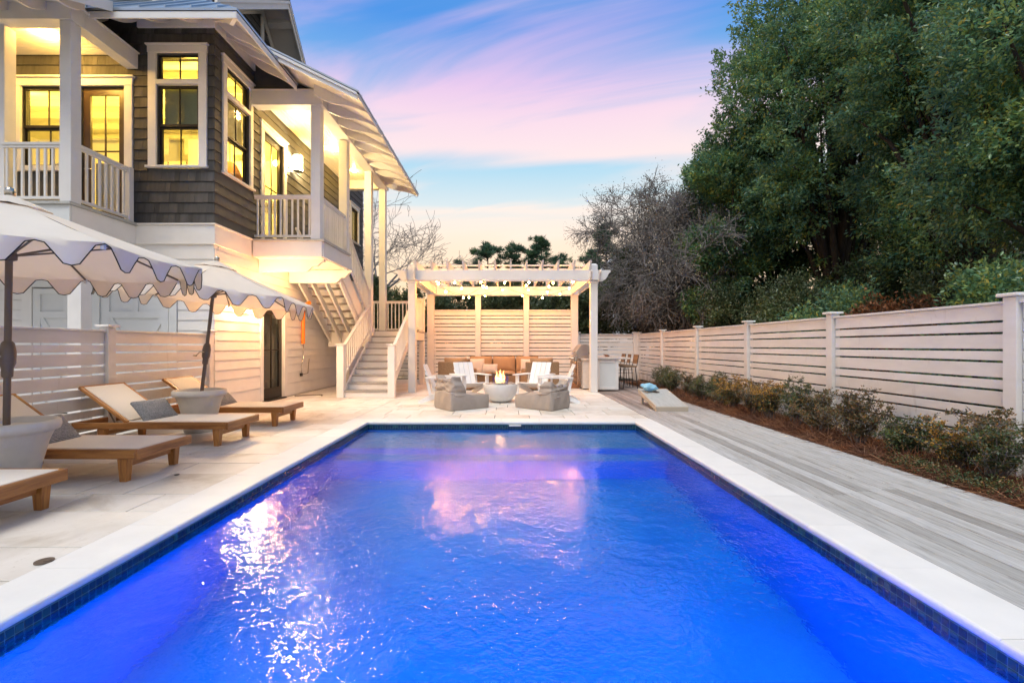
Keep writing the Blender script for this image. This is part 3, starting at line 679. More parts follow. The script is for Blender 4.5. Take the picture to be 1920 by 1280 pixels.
# porch wall windows, door
for a0, a1 in ((-8.96, -8.05), (-10.0, -9.06)):
    sash('F', a0, a1, 5.28, 6.02, d=-.02); sash('F', a0, a1, 4.56, 5.29, d=-.05)
    bar(house, 'window_trim', 'F', a0, a1, 4.46, 4.555, 0, .06, 'white')
for a0, a1, z0, z1 in ((-10.14, -10.0, 4.46, 6.03), (-9.06, -8.96, 4.46, 6.03), (-8.05, -7.88, 3.5, 6.03), (-7.055, -6.91, 3.5, 6.03)): bar(house, 'window_trim', 'F', a0, a1, z0, z1, 0, .04, 'white')
bar(house, 'window_trim', 'F', -10.15, -6.90, 6.031, 6.17, 0, .045, 'white'); bar(house, 'window_trim', 'F', -10.18, -6.87, 6.171, 6.205, 0, .08, 'white')
def door(face, a0, a1, z0, z1, cols, rows, glass, mat, label, blinds=False, st=.13):
    d = sash(face, a0, a1, z0, z1, cols, 1, st, -.03, glass, mat, 'door', .02); d['label'] = label
    mm = MB()
    for zz_ in rows: mbbar(mm, face, a0+st, a1-st, zz_-.01, zz_+.01, -.058, -.034)
    if rows: mm.build('muntin', mat, d)
    kp = MB(); mbbar(kp, face, a0+st, a1-st, z0+st, z0+st+.12, -.07, -.03); kp.build('kick_rail', mat, d)
    hb = MB(); mbbar(hb, face, a0+.035, a0+.075, z0+.92, z0+1.15, -.03, -.018); mbbar(hb, face, a0+.045, a0+.16, z0+1.0, z0+1.02, -.005, .012); mbbar(hb, face, a0+.045, a0+.065, z0+1.0, z0+1.02, -.018, -.004); hb.build('handle', 'hw', d)
    if blinds:
        bl = MB(); zz_ = z0+.45
        while zz_ < z1-st: 
            m_ = Matrix.Translation((HX-.10, (a0+a1)/2, zz_)) @ Matrix.Rotation(R(35), 4, 'Y'); bl.box(-.02, .02, -(a1-a0)/2+st, (a1-a0)/2-st, -.001, .001, m_); zz_ += .032
        bl.build('blind', 'white', d)
    return d
door('F', -7.86, -7.07, 3.5, 6.02, 2, (4.85,), 'glass', 'doorwood', 'tall glazed door onto the left porch')
door('S', 10.09, 10.95, 3.5, 6.01, 2, (4.85,), 'glass', 'frame', 'tall glazed door under the porch lantern')
for a0, a1 in ((9.95, 10.08), (10.961, 11.09)): bar(house, 'door_trim', 'S', a0, a1, 3.5, 6.02, 0, .04, 'white')
bar(house, 'door_trim', 'S', 9.94, 11.10, 6.021, 6.16, 0, .045, 'white'); bar(house, 'door_trim', 'S', 9.91, 11.13, 6.161, 6.19, 0, .075, 'white')
sash('S', 15.7, 16.4, 4.9, 6.05, 2); trim('S', 15.7, 16.4, 4.9, 6.06, .12)
door('S', 10.05, 10.97, .03, 2.10, 2, (1.15,), 'glassg', 'frame', 'dark glazed patio door with white blinds', True)
for a0, a1 in ((9.92, 10.035), (10.985, 11.10)): bar(house, 'door_trim', 'S', a0, a1, 0.03, 2.12, 0, .04, 'white')
bar(house, 'door_trim', 'S', 9.90, 11.12, 2.121, 2.25, 0, .05, 'white'); B('door_sill', HX, HX+.09, 10.04, 10.98, 0.003, .03, 'black', house)
# garage door with cross-braced panels
gd = MB(); gd.box(-8.74, -6.25, HY-.0, HY+.03, .02, 2.30); gdo = gd.build('garage_door', 'garage', house)
for x0, x1 in ((-8.74, -7.52), (-7.47, -6.25)):
    gm = MB()
    for a in ((x0, x1, 2.2, 2.30), (x0+.13, x1-.13, 1.76, 1.88), (x0, x1, .02, .16), (x0, x0+.13, .16, 2.2), (x1-.13, x1, .16, 2.2), ((x0+x1)/2-.05, (x0+x1)/2+.05, 1.88, 2.2)): gm.box(a[0], a[1], HY-.028, HY-.001, a[2], a[3])
    for s in (-1, 1):
        c = Vector(((x0+x1)/2, HY-.012, .96)); an = math.atan2(1.6, (x1-x0)-.26)*s
        gm.box(-.93, .93, -.010-.002*s, .010-.002*s, -.05, .05, Matrix.Translation(c) @ Matrix.Rotation(-an, 4, 'Y'))
    gm.build('cross_brace', 'garage', gdo)
bar(house, 'door_trim', 'F', -6.235, -6.09, .03, 2.46, 0, .04, 'garage'); bar(house, 'door_trim', 'F', -8.94, -8.755, .03, 2.46, 0, .04, 'siding'); bar(house, 'door_trim', 'F', -8.754, -6.236, 2.33, 2.47, 0, .04, 'garage')
# -------- porches
def post(x0, x1, y0, y1, z0, z1, mat='white'): return B('porch_post', x0, x1, y0, y1, z0, z1, mat, house, .006)
def rail_run(p, ax, fixed, a0, a1, z0, h=.95, sp=.115, t=.032, name='railing'):
    """level railing: top rail, bottom rail, balusters"""
    def bx(m, s0, s1, w, za, zb):
        if ax == 'x': m.box(s0, s1, fixed-w/2, fixed+w/2, za, zb)
        else: m.box(fixed-w/2, fixed+w/2, s0, s1, za, zb)
    m = MB(); bx(m, a0, a1, .085, z0+h-.035, z0+h); bx(m, a0, a1, .05, z0+h-.08, z0+h-.036); r = m.build(name, 'white', p); m = MB(); bx(m, a0, a1, .05, z0+.06, z0+.105); m.build('bottom_rail', 'white', r if p is house else p); n = int((a1-a0)/sp)
    return r, [(a0+(i+.5)*(a1-a0)/n) for i in range(n)]
def balusters(r, ax, fixed, cs, z0, h=.95, t=.034):
    for c in cs:
        a = (c-t/2, c+t/2, fixed-t/2, fixed+t/2) if ax == 'x' else (fixed-t/2, fixed+t/2, c-t/2, c+t/2)
        B('baluster', a[0], a[1], a[2], a[3], z0+.106, z0+h-.081, 'white', r, .003)
# left porch
B('porch_floor', -12, -6.80, 7.06, HY, 3.455, 3.50, 'corn', house); B('porch_fascia', -12, -6.84, 7.10, 7.14, 3.12, 3.452, 'garage', house); B('porch_fascia', -6.88, -6.84, 7.142, HY-.03, 3.12, 3.452, 'white', house)
B('porch_soffit', -12, -6.89, 7.15, HY-.07, 3.30, 3.32, 'soffit', house)
B('porch_drip_board', -12, -6.83, 7.085, 7.10, 3.10, 3.15, 'garage', house)
post(-7.0, -6.82, 7.10, 7.28, 3.50, 6.33); post(-8.16, -7.97, 7.20, 7.38, 3.5, 6.33)
for xx in (-6.95, -8.9): B('porch_pier', xx-.12, xx+.1, 7.3, 7.5, 0, 3.29, 'white', house)
B('porch_beam', -12, -6.80, 7.08, 7.30, 6.335, 6.60, 'white', house); B('porch_beam', -7.01, -6.80, 7.302, HY-.03, 6.335, 6.60, 'white', house)
B('beam_cap', -12, -6.77, 7.05, 7.33, 6.602, 6.63, 'white', house); B('beam_cap', -7.04, -6.77, 7.332, HY-.03, 6.602, 6.63, 'white', house)
for i in range(12): B('ceiling_board', -12, -7.015, 7.305+i*.088, 7.305+(i+1)*.088-.004, 6.585, 6.600, 'ceiling', house, .003)
r, c = rail_run(house, 'x', 7.19, -7.965, -7.005, 3.5); balusters(r, 'x', 7.19, c, 3.5)
r, c = rail_run(house, 'x', 7.19, -12, -8.165, 3.5, sp=.14); balusters(r, 'x', 7.19, c, 3.5)
r, c = rail_run(house, 'y', -6.91, 7.285, 8.24, 3.5, .98); balusters(r, 'y', -6.91, c, 3.5, .98)
B('newel_post', -6.96, -6.86, 8.245, 8.35, 3.5, 4.50, 'white', house)
# left porch roof overhang
SL = .5
def slope_box(m, x0, x1, y0, y1, z0, sl, t, axis='y'):
    if axis == 'y': pts = [(y0, z0), (y1, z0+sl*(y1-y0)), (y1, z0+sl*(y1-y0)+t), (y0, z0+t)]; m.prism(pts, 'x', x0, x1)
    else: pts = [(x0, z0), (x1, z0+sl*(x1-x0)), (x1, z0+sl*(x1-x0)+t), (x0, z0+t)]; m.prism(pts, 'y', y0, y1)
m = MB(); slope_box(m, -12, -6.42, 6.25, 7.36, 6.22, SL, .03); m.build('porch_roof_soffit', 'soffit', house)
m = MB(); slope_box(m, -12, -6.40, 6.22, 7.38, 6.256, SL, .05); m.build('porch_roof', 'roof', house)
m = MB(); m.box(-12, -6.41, 6.19, 6.215, 6.12, 6.30); m.build('eave_fascia', 'white', house)
m = MB(); slope_box(m, -6.42, -6.395, 6.25, 7.37, 6.10, SL, .16); m.build('rake_board', 'white', house)
def rafter(face_axis, pos, inner, outer, z_in, z_out, d=.15, w=.045):
    """ogee rafter tail between wall (inner) and eave (outer)"""
    n_ = 10; top = []; bot = []
    for i in range(n_+1):
        u = i/n_; a = inner+(outer-inner)*u; zt = z_in+(z_out-z_in)*u; top.append((a, zt))
        dep = d*(1-.78*u**1.5)+.035*math.sin(u*math.pi*2.0)+.012; bot.append((a, zt-dep))
    m = MB(); pts = top+bot[::-1]
    m.prism(pts, 'x' if face_axis == 'y' else 'y', pos-w/2, pos+w/2); return m.build('rafter_tail', 'soffit', house)
for xx in (-6.6, -7.2, -7.8, -8.4, -9.0): rafter('y', xx, 7.08, 6.25, 6.62, 6.215, .14)
# bay roof: hipped metal roof with open eaves
EO = 1.0; EZ = 6.66; BS = .85
def roofplane(name, poly, t, mat):
    m = MB(); n_ = len(poly); m.add([*poly, *[(p[0], p[1], p[2]+t) for p in poly]], [tuple(range(n_))[::-1], tuple(range(n_, 2*n_))]+[(i, (i+1) % n_, (i+1) % n_+n_, i+n_) for i in range(n_)]); return m.build(name, mat, house)
ex, ey = HX+EO, HY-EO; tt_ = 1.6
roofplane('roof_soffit', [(-12, ey, EZ), (ex, ey, EZ), (ex-tt_, ey+tt_, EZ+BS*tt_), (-12, ey+tt_, EZ+BS*tt_)], .03, 'soffit')
roofplane('roof_soffit', [(ex, ey, EZ), (ex, 9.5, EZ), (ex-tt_, 9.5, EZ+BS*tt_), (ex-tt_, ey+tt_, EZ+BS*tt_)], .03, 'soffit')
roofplane('metal_roof', [(-12, ey-.03, EZ+.02), (ex+.03, ey-.03, EZ+.02), (ex-tt_, ey+tt_, EZ+.032+BS*tt_), (-12, ey+tt_, EZ+.032+BS*tt_)], .04, 'roof')
roofplane('metal_roof', [(ex+.03, ey-.03, EZ+.02), (ex+.03, 9.52, EZ+.02), (ex-tt_, 9.52, EZ+.032+BS*tt_), (ex-tt_, ey+tt_, EZ+.032+BS*tt_)], .04, 'roof')
for i in range(14):
    xx = ex-.3-i*.42; m = MB(); tm_ = min(tt_, 3); z_ = EZ+.07
    lo = max(0, 0); hi = min(tt_, tt_); m.prism([(ey-.03, z_), (ey+hi, z_+BS*hi), (ey+hi, z_+BS*hi+.03), (ey-.03, z_+.03)], 'x', xx-.012, xx+.012) if ex-xx > 0 else None
    if ex-xx < tt_: m = MB(); hi = ex-xx; m.prism([(ey-.03, z_), (ey+hi, z_+BS*hi), (ey+hi, z_+BS*hi+.03), (ey-.03, z_+.03)], 'x', xx-.012, xx+.012)
    m.build('roof_seam', 'roof', house)
B('eave_fascia', -12, ex+.0, ey-.02, ey+.0, EZ-.10, EZ+.015, 'white', house); B('eave_fascia', ex, ex+.02, ey-.02, 9.5, EZ-.10, EZ+.015, 'white', house)
for xx in (-5.62, -6.2, -6.78, -7.36, -7.94): rafter('y', xx, HY-.04, ey+.01, EZ+BS*(EO-.04), EZ, .24)
for yy in (8.42, 8.95, 9.46): rafter('x', yy, HX+.04, ex-.01, EZ+BS*(EO-.04), EZ, .24)
m = MB()   # hip rafter at the corner
m.prism([(0, 0), (EO*1.40, BS*EO*.99), (EO*1.40, BS*EO*.99-.26), (.7, .22), (.25, -.06), (0, -.07)], 'x', -.03, .03)
o = link('hip_rafter', m.mesh('hip_rafter', 'soffit'), house, Vector((ex-.02, ey+.02, EZ-.005))-org(house), (0, 0, R(45)))
# right porch
B('porch_floor', HX+.03, -3.86, 9.57, 11.2, 3.455, 3.50, 'corn', house); B('porch_fascia', HX+.032, -3.92, 9.60, 9.64, 3.13, 3.452, 'white', house); B('porch_fascia', -3.94, -3.90, 9.642, 11.38, 3.13, 3.452, 'white', house)
B('porch_soffit', HX+.03, -3.95, 9.65, 11.2, 3.12, 3.135, 'ceiling', house)
def ogee_beam(y0, y1, z0, z1, xr, nm='support_beam'):
    m = MB(); pts = [(HX+.02, z0), (xr-.42, z0)]
    for i in range(13): u = i/12; pts.append((xr-.42+.42*u, z0+(z1-.05-z0)*(u-.09*math.sin(u*2*math.pi*2.0))))
    pts += [(xr, z1), (HX+.02, z1)]; m.prism(pts, 'y', y0, y1); return m.build(nm, 'white', house)
ogee_beam(9.86, 9.94, 2.86, 3.118, -3.98); ogee_beam(11.24, 11.36, 2.80, 3.118, -3.86)
PP = [(9.6, 3.5), (11.2, 3.5), (13.2, 0), (14.7, 0)]
for y0, z0 in PP: post(-4.16, -3.96, y0, y0+.2, z0, 6.318)
B('porch_beam', HX+.03, -3.90, 9.58, 9.82, 6.32, 6.62, 'white', house); B('porch_beam', -4.18, -3.90, 9.822, 14.92, 6.32, 6.62, 'white', house); B('porch_beam', HX+.03, -4.185, 14.7, 14.9, 6.32, 6.62, 'white', house)
B('beam_cap', HX+.03, -3.88, 9.56, 9.84, 6.622, 6.645, 'white', house)
for i in range(14): 
    w_ = (4.19-5.39)/-14; B('ceiling_board', HX+.03+i*w_, HX+.03+(i+1)*w_-.004, 9.825, 14.695, 6.598, 6.615, 'ceiling', house, .003)
gw = MB(); gw.prism([(HX+.01, 6.65), (-3.98, 6.65), (-3.98, 6.68), (HX+.01, 7.36)], 'y', 9.70, 9.74); gw.build('gable_infill', 'shake', house)
MX, MZ, MS = -2.88, 6.06, .49      # eave of the long roof
def mz(x): return MZ+MS*(MX-x)
m = MB(); m.prism([(MX, MZ), (-9.5, mz(-9.5)), (-9.5, mz(-9.5)+.03), (MX, MZ+.03)], 'y', 8.74, 14.55); m.build('roof_soffit', 'soffit', house)
m = MB(); m.prism([(MX+.03, MZ+.025), (-9.5, mz(-9.5)+.036), (-9.5, mz(-9.5)+.075), (MX+.03, MZ+.06)], 'y', 8.68, 14.6); m.build('metal_roof', 'roof', house)
m = MB(); m.prism([(MX, MZ-.10), (-9.5, mz(-9.5)-.17), (-9.5, mz(-9.5)+.024), (MX, MZ+.018)], 'y', 8.705, 8.738); m.build('rake_board', 'white', house)
m = MB(); m.prism([(MX, MZ-.02), (-9.5, mz(-9.5)-.07), (-9.5, mz(-9.5)+.03), (MX, MZ+.022)], 'y', 8.678, 8.703); m.build('rake_trim', 'white', house)
for yy in np.arange(9.3, 14.6, .575): rafter('x', float(yy), -3.95, MX-.01, mz(-3.95), MZ, .20)
for i in range(12): m = MB(); yy = 8.9+i*.5; m.prism([(MX+.03, MZ+.06), (-9.5, mz(-9.5)+.075), (-9.5, mz(-9.5)+.10), (MX+.03, MZ+.085)], 'y', yy-.012, yy+.012); m.build('roof_seam', 'roof', house)
B('eave_fascia', MX, MX+.02, 8.74, 14.55, MZ-.05, MZ+.022, 'white', house)
# dormer gable above, facing the pool
DXX = -5.9; pk = (12.25, 10.5)
def dz(y): return pk[1]-(pk[0]-y)*.74 if y < pk[0] else pk[1]-(y-pk[0])*1.15
def dplane(name, x0, x1, ya, yb, o0, o1, mat):
    m = MB(); m.prism([(ya, dz(ya)+o0), (yb, dz(yb)+o0), (yb, dz(yb)+o1), (ya, dz(ya)+o1)], 'x', x0, x1); return m.build(name, mat, house)
for ya, yb in ((9.2, pk[0]), (pk[0], 14.6)):
    dplane('dormer_roof', -9, DXX+.03, ya, yb, .03, .09, 'roof'); dplane('dormer_soffit', -9, DXX-.03, ya, yb, 0, .028, 'soffit')
    dplane('dormer_rake', DXX-.03, DXX, ya, yb, -.20, .02, 'white'); dplane('dormer_rake_trim', DXX, DXX+.03, ya, yb, -.05, .06, 'white')
m = MB(); m.prism([(9.2, 7.2), (14.6, 7.2), (14.6, dz(14.6)-.02), pk and (pk[0], pk[1]-.02), (9.2, dz(9.2)-.02)], 'x', -6.72, -6.66); m.build('dormer_wall', 'shake', house)
for zc in np.arange(7.4, 10.2, .2):
    ya = pk[0]-(pk[1]-zc)/.74+.15; yb = pk[0]+(pk[1]-zc)/1.15-.15
    if yb-ya > .2: lap('shingle_course', 'S', max(9.2, ya), yb, float(zc), .2, 'shake', .022, .006, plane=-6.66)
dplane('dormer_frieze', -6.66, -6.62, pk[0], 14.6, -.32, -.06, 'white'); dplane('dormer_frieze', -6.66, -6.62, 9.2, pk[0], -.32, -.06, 'white'); B('dormer_mullion', -6.64, -6.60, 12.2, 12.34, 7.3, 10.1, 'white', house)
for yy in (12.5, 13.2, 13.9): dplane('lookout_rafter', -6.6, DXX-.035, yy, yy+.09, -.10, -.004, 'white')
# right porch rails
r, c = rail_run(house, 'x', 9.70, HX+.03, -4.165, 3.5); balusters(r, 'x', 9.70, c, 3.5)
r, c = rail_run(house, 'y', -4.03, 9.805, 11.195, 3.5); balusters(r, 'y', -4.03, c, 3.5)
# lanterns
def lantern(x, y, z, s=1.0, label=''):
    m = MB(); m.box(x, x+.02, y-.06*s, y+.06*s, z-.16*s, z+.16*s); m.box(x+.02, x+.09, y-.012, y+.012, z+.14*s, z+.16*s)
    for a in (-1, 1):
        for b in (0, 1): m.box(x+.04+b*.14*s-.006, x+.04+b*.14*s+.006, y+a*.075*s-.006, y+a*.075*s+.006, z-.17*s, z+.15*s)
    m.box(x+.03, x+.19*s+.01, y-.09*s, y+.09*s, z-.185*s, z-.172*s); m.box(x+.025, x+.19*s+.015, y-.095*s, y+.095*s, z+.15*s, z+.17*s); m.box(x+.06, x+.15, y-.05, y+.05, z+.17*s, z+.20*s)
    l = m.build('wall_lantern', 'frame', house); l['label'] = label
    g_ = MB(); g_.box(x+.045, x+.17*s, y-.068*s, y+.068*s, z-.168*s, z+.146*s); g_.build('lantern_glass', 'lamp', l); return l
lantern(HX+.02, 11.45, 5.84, 1.15, 'lit square wall lantern beside the upper porch door')
lantern(HX+.02, 9.36, 2.18, 1.0, 'lit square wall lantern beside the patio door')
# interior pieces glimpsed through the panes
def cab(x0, x1, y0, y1, z0, z1, mat='cabinet', nm='interior_cabinet'): return B(nm, x0, x1, y0, y1, z0, z1, mat, house, .01)
for i in range(8): cab(-9.6+i*.5, -9.13+i*.5, 12.2, 12.59, 5.1, 6.2)
for i in range(8): cab(-9.6+i*.5, -9.13+i*.5, 12.05, 12.59, 3.5, 4.45)
cab(-10.5, -6.6, 11.9, 12.59, 4.46, 4.51, 'counter', 'interior_counter')
m = MB(); m.lathe([(.26, 5.05), (.24, 5.15), (.14, 5.38), (.04, 5.45)], 20, (-6.35, 10.4)); m.build('rattan_pendant', 'rattan', house, True)
m = MB(); m.tube([(-6.35, 10.4, 5.45), (-6.35, 10.4, 6.95)], .01, 6); m.build('pendant_cord', 'black', house)
m = MB()
for i in range(7): m.box(-12, -5.7, 8.9+i*.55, 9.0+i*.55, 6.80, 6.95)
m.build('ceiling_beam', 'cabinet', house)
for xx in (-10.6, -9.6, -8.6, -7.7):
    m = MB(); m.box(xx-.22, xx+.22, 8.75, 8.79, 3.9, 4.75); m.box(xx-.22, xx+.22, 8.75, 9.1, 3.85, 3.9); m.build('chair_back', 'white', house)
MT['shade'] = generic('sage_roller_shade', (.42, .46, .26), .05, 20, rough=.9, bump=0)
for nm, a in (('F', (-6.42, -5.74)), ('S', (8.79, 9.48))):
    m = MB(); mbbar(m, nm, a[0], a[1], 5.36 if nm == 'F' else 5.32, 6.06, -.125, -.12); m.build('roller_shade', 'shade', house)
for xx in (-9.2, -8.3, -7.2, -6.3): B('framed_picture', xx-.25, xx+.25, 12.02, 12.04, 6.3, 6.75, 'counter', house)
B('range_hood', -8.3, -7.4, 11.8, 12.58, 5.3, 6.6, 'white', house, .02)
IN = (1, .64, .10)
for p, e in (((-6.6, 9.6, 6.2), 130), ((-8.4, 9.8, 6.3), 150), ((-10.6, 9.8, 6.3), 150), ((-7.2, 14.8, 6.0), 110), ((-6.9, 11.7, 5.9), 100)): point('room_light', p, e, IN, .18, house)
def downlight(x, y, z, e, c=YEL):
    m = MB(); m.tube([(x, y, z), (x, y, z-.015)], .07, 16); m.build('recessed_light', 'lampsoft', house); point('porch_light', (x, y, z-.12), e, c, .06, house)
downlight(-7.9, 7.75, 6.58, 62); downlight(-10, 7.75, 6.58, 62)
downlight(-4.75, 10.4, 6.59, 28); downlight(-4.75, 12.4, 6.59, 28); downlight(-4.7, 13.9, 6.59, 22)
point('lantern_light', (HX+.32, 11.45, 5.84), 60, YEL, .07, house)
point('lantern_light', (HX+.48, 9.36, 2.12), 80, (1, .37, .09), .07, house)
m = MB(); m.tube([(-4.75, 10.5, 3.118), (-4.75, 10.5, 3.09)], .09, 16); m.build('under_porch_light', 'lampsoft', house); point('under_porch_lamp', (-4.7, 10.6, 2.9), 17, (1, .42, .10), .06, house)
m = MB(); m.tube([(-4.6, 12.6, 2.0), (-4.6, 12.6, 1.9)], .02, 6)

# ================================================================== STAIRCASE
stair = thing('outdoor_staircase', 'white timber staircase with two flights and a landing climbing to the upper porch', 'staircase', (-3.4, 10.95, 0))
ri, tr_ = .17, .27
SX0, SX1 = -3.93, -2.88
for k in range(10):
    y = 10.95+k*tr_
    B('riser', SX0, SX1, y, y+.018, k*ri+.002, (k+1)*ri-.034, 'white', stair)
    if k < 9:
        for j in range(2): B('tread', SX0, SX1, y-.025+j*.1475, y-.025+j*.1475+.143, (k+1)*ri-.032, (k+1)*ri, 'tread', stair, .006)
def stringer(x0, x1, ya, za, yb, zb, dep, nm='stringer'):
    m = MB(); m.prism([(ya, za), (yb, zb), (yb, zb-dep), (ya, max(.0, za-dep) if za < 1 else za-dep)], 'x', x0, x1); return m.build(nm, 'white', stair)
for x0 in (SX0-.04, SX1): stringer(x0+.001, x0+.039, 10.97, .20, 13.45, 1.78, .34)
for x0, x1 in ((-4.105, -3.935), (-2.88, -2.71)):
    B('newel_post', x0, x1, 10.90, 11.06, 0, 1.26, 'white', stair, .006); B('newel_cap', x0-.03, x1+.03, 10.87, 11.09, 1.262, 1.292, 'white', stair, .008)
def sloped_rail(x, ya, yb, za, zb, nb, h=.86, w=.08):
    m = MB(); m.prism([(ya, za+h), (yb, zb+h), (yb, zb+h-.045), (ya, za+h-.045)], 'x', x-w/2, x+w/2); m.build('handrail', 'white', stair)
    m = MB(); m.prism([(ya, za+.14), (yb, zb+.14), (yb, zb+.09), (ya, za+.09)], 'x', x-.025, x+.025); m.build('bottom_rail', 'white', stair)
    for i in range(nb):
        u = (i+.5)/nb; y = ya+(yb-ya)*u; z = za+(zb-za)*u; B('baluster', x-.017, x+.017, y-.017, y+.017, z+.12, z+h-.03, 'white', stair, .003)
sloped_rail(-4.02, 11.06, 13.42, .34, 1.72, 16); sloped_rail(-2.79, 11.06, 13.42, .34, 1.72, 16)
# landing
B('landing_frame', -5.28, -2.72, 13.45, 14.86, 1.42, 1.655, 'white', stair)
for i in range(10): B('landing_board', -5.30, -2.70, 13.43+i*.144, 13.43+i*.144+.139, 1.66, 1.70, 'tread', stair, .005)
for (x, y) in ((-2.79, 13.5), (-2.79, 14.8), (-5.2, 14.8)):
    B('landing_post', x-.08, x+.08, y-.08, y+.08, 0, 1.41, 'white', stair); B('landing_post', x-.08, x+.08, y-.08, y+.08, 1.702, 2.76, 'white', stair); B('newel_cap', x-.1, x+.1, y-.1, y+.1, 2.762, 2.79, 'white', stair, .006)
for ax, f, a0, a1 in (('x', 14.80, -3.955, -2.875), ('x', 14.80, -5.11, -4.17), ('y', -2.79, 13.585, 14.715)):
    r, c = rail_run(stair, ax, f, a0, a1, 1.7, 1.0, name='handrail'); balusters(stair, ax, f, c, 1.7, 1.0)
# upper flight, rising back toward the pool
for k in range(10):
    y = 11.2+k*.25; z = 3.5-.18*k
    B('riser', -5.26, -4.18, y+.0, y+.018, z-.18+.002, z-.034, 'white', stair)
    if k: 
        B('tread', -5.26, -4.18, y-.25+.02, y-.115+.02, z-.032, z, 'tread', stair, .005); B('tread', -5.26, -4.18, y-.111+.02, y+.025, z-.032, z, 'tread', stair, .005)
for x0 in (-5.24, -4.92, -4.58, -4.22): stringer(x0, x0+.045, 11.37, 2.97, 13.44, 1.50, .19)
stringer(-4.175, -4.135, 11.42, 3.40, 13.44, 1.93, .46, 'skirt_board')
B('landing_fascia', -5.28, -4.14, 13.40, 13.448, 1.22, 1.655, 'white', stair)
sloped_rail(-4.06, 11.42, 13.2, 3.36, 2.05, 13)
sloped_rail(-5.30, 11.42, 13.2, 3.36, 2.05, 13)

# ================================================================== PERGOLA
perg = thing('pergola', 'white pergola with slatted privacy wall over the sofa, hung with lights', 'pergola', (0, 12.3, 0))
PL, PR = -2.57, 2.31; FYP, BYP = 12.25, 15.7
for x in (PL, PR):
    B('post', x-.095, x+.095, FYP-.095, FYP+.095, 0, 3.40, 'white', perg, .006)
    m = MB(); m.add([(x-.095, FYP-.095, 3.401), (x+.095, FYP-.095, 3.401), (x+.095, FYP+.095, 3.401), (x-.095, FYP+.095, 3.401), (x-.05, FYP-.05, 3.45), (x+.05, FYP-.05, 3.45), (x+.05, FYP+.05, 3.45), (x-.05, FYP+.05, 3.45)], [(4, 5, 6, 7), (0, 1, 5, 4), (1, 2, 6, 5), (2, 3, 7, 6), (3, 0, 4, 7)]); m.build('post_cap', 'white', perg)
    B('post_collar', x-.115, x+.115, FYP-.115, FYP+.115, 2.92, 2.985, 'white', perg, .01)
def ogee_ends(lo, hi, z0, z1, cut=.16):
    p = [(lo, z1), (lo, z1-.06)]
    for i in range(1, 9): u = i/8; p.append((lo+cut*u, z1-.06-(z1-.06-z0)*(u-.10*math.sin(2*math.pi*u))))
    q = [(lo+hi-a, b) for a, b in p][::-1]
    return p+q
for yy in (FYP-.135, FYP+.135-.0):      # doubled front beam either side of the posts
    m = MB(); m.prism(ogee_ends(PL-.42, PR+.42, 3.0, 3.26), 'y', yy-.022, yy+.022); m.build('beam', 'white', perg)
for xx in (PL, PR):
    for s in (-.118, .118): m = MB(); m.prism(ogee_ends(FYP-.40, BYP+.3, 2.995, 3.24), 'x', xx+s-.02, xx+s+.02); m.build('side_beam', 'white', perg)
B('back_beam', PL-.14, PR+.14, BYP-.16, BYP-.115, 2.98, 3.27, 'white', perg); B('back_beam', PL-.14, PR+.14, BYP+.115, BYP+.16, 2.98, 3.27, 'white', perg)
BPX = [-2.65, -1.02, .64, 2.30]
for i, x in enumerate(BPX):
    w = .115 if i in (0, 3) else .095; B('post', x-w, x+w, BYP-.11, BYP+.11, 0, 3.25, 'white', perg, .006)
for i in range(3):
    a, b = BPX[i]+(.117 if i == 0 else .097), BPX[i+1]-(.117 if i == 2 else .097); z = 2.45; k = 0; h = .15
    B('top_rail', a, b, BYP-.05, BYP+.05, 2.451, 2.485, 'white', perg)
    while z > .12:
        z0 = max(.06, z-h); 
        if z0 < .13: z0 = .06
        B('slat', a, b, BYP-.012, BYP+.012, z0, z, 'white', perg, .003); z = z0-.027; k += 1; h = .090 if k % 2 else .133
for i in range(12):
    x = PL+.12+(PR-PL-.24)*i/11; p = [(FYP-.30, 3.50), (FYP-.12, 3.272), (BYP+.12, 3.272), (BYP+.30, 3.50)]
    m = MB(); m.prism(p[::-1], 'x', x-.022, x+.022); m.build('rafter', 'white', perg)
for yy in (12.9, 13.55, 14.2, 14.85, 15.5): B('purlin', PL-.1, PR+.1, yy-.02, yy+.02, 3.502, 3.54, 'white', perg, .003)
# string lights
sl_ = thing('string_lights', 'strings of glowing globe bulbs swagged under the pergola', 'string lights', (0, 13.5, 3.2))
runs = [((-2.35, 12.5, 3.16), (2.15, 12.6, 3.16), .12, 7), ((-2.3, 13.4, 3.2), (2.1, 12.9, 3.2), .20, 7), ((-2.3, 12.9, 3.2), (2.2, 14.3, 3.2), .24, 7), ((-2.3, 15.1, 3.2), (2.1, 14.9, 3.15), .28, 7), ((-2.2, 14.3, 3.2), (-.4, 12.5, 3.16), .45, 3)]
bm_ = MB(); bm_.lathe([(.004, -.082), (.017, -.076), (.024, -.058), (.022, -.040), (.012, -.022), (.010, -.018)], 10); bme = bm_.mesh('bulb', 'bulb', smooth=True)
sm_ = MB(); sm_.lathe([(.014, -.02), (.015, .012), (.006, .016)], 8); sme = sm_.mesh('socket', 'black')
for a, b, sag, nb in runs:
    a, b = Vector(a), Vector(b); pts = []
    for i in range(29):
        u = i/28; seg = abs(math.sin(u*math.pi*2.0)) if nb > 3 else math.sin(u*math.pi); p = a.lerp(b, u); p.z -= sag*seg; pts.append(p)
    m = MB(); m.tube(pts, .004, 5); m.build('wire', 'black', sl_)
    for j in range(nb):
        u = (j+.5+random.uniform(-.12, .12))/nb; p = a.lerp(b, u); p.z -= sag*(abs(math.sin(u*math.pi*2)) if nb > 3 else math.sin(u*math.pi))+.014
        s_ = link('socket', sme, sl_, p-org(sl_)); link('bulb', bme, s_, (0, 0, 0))
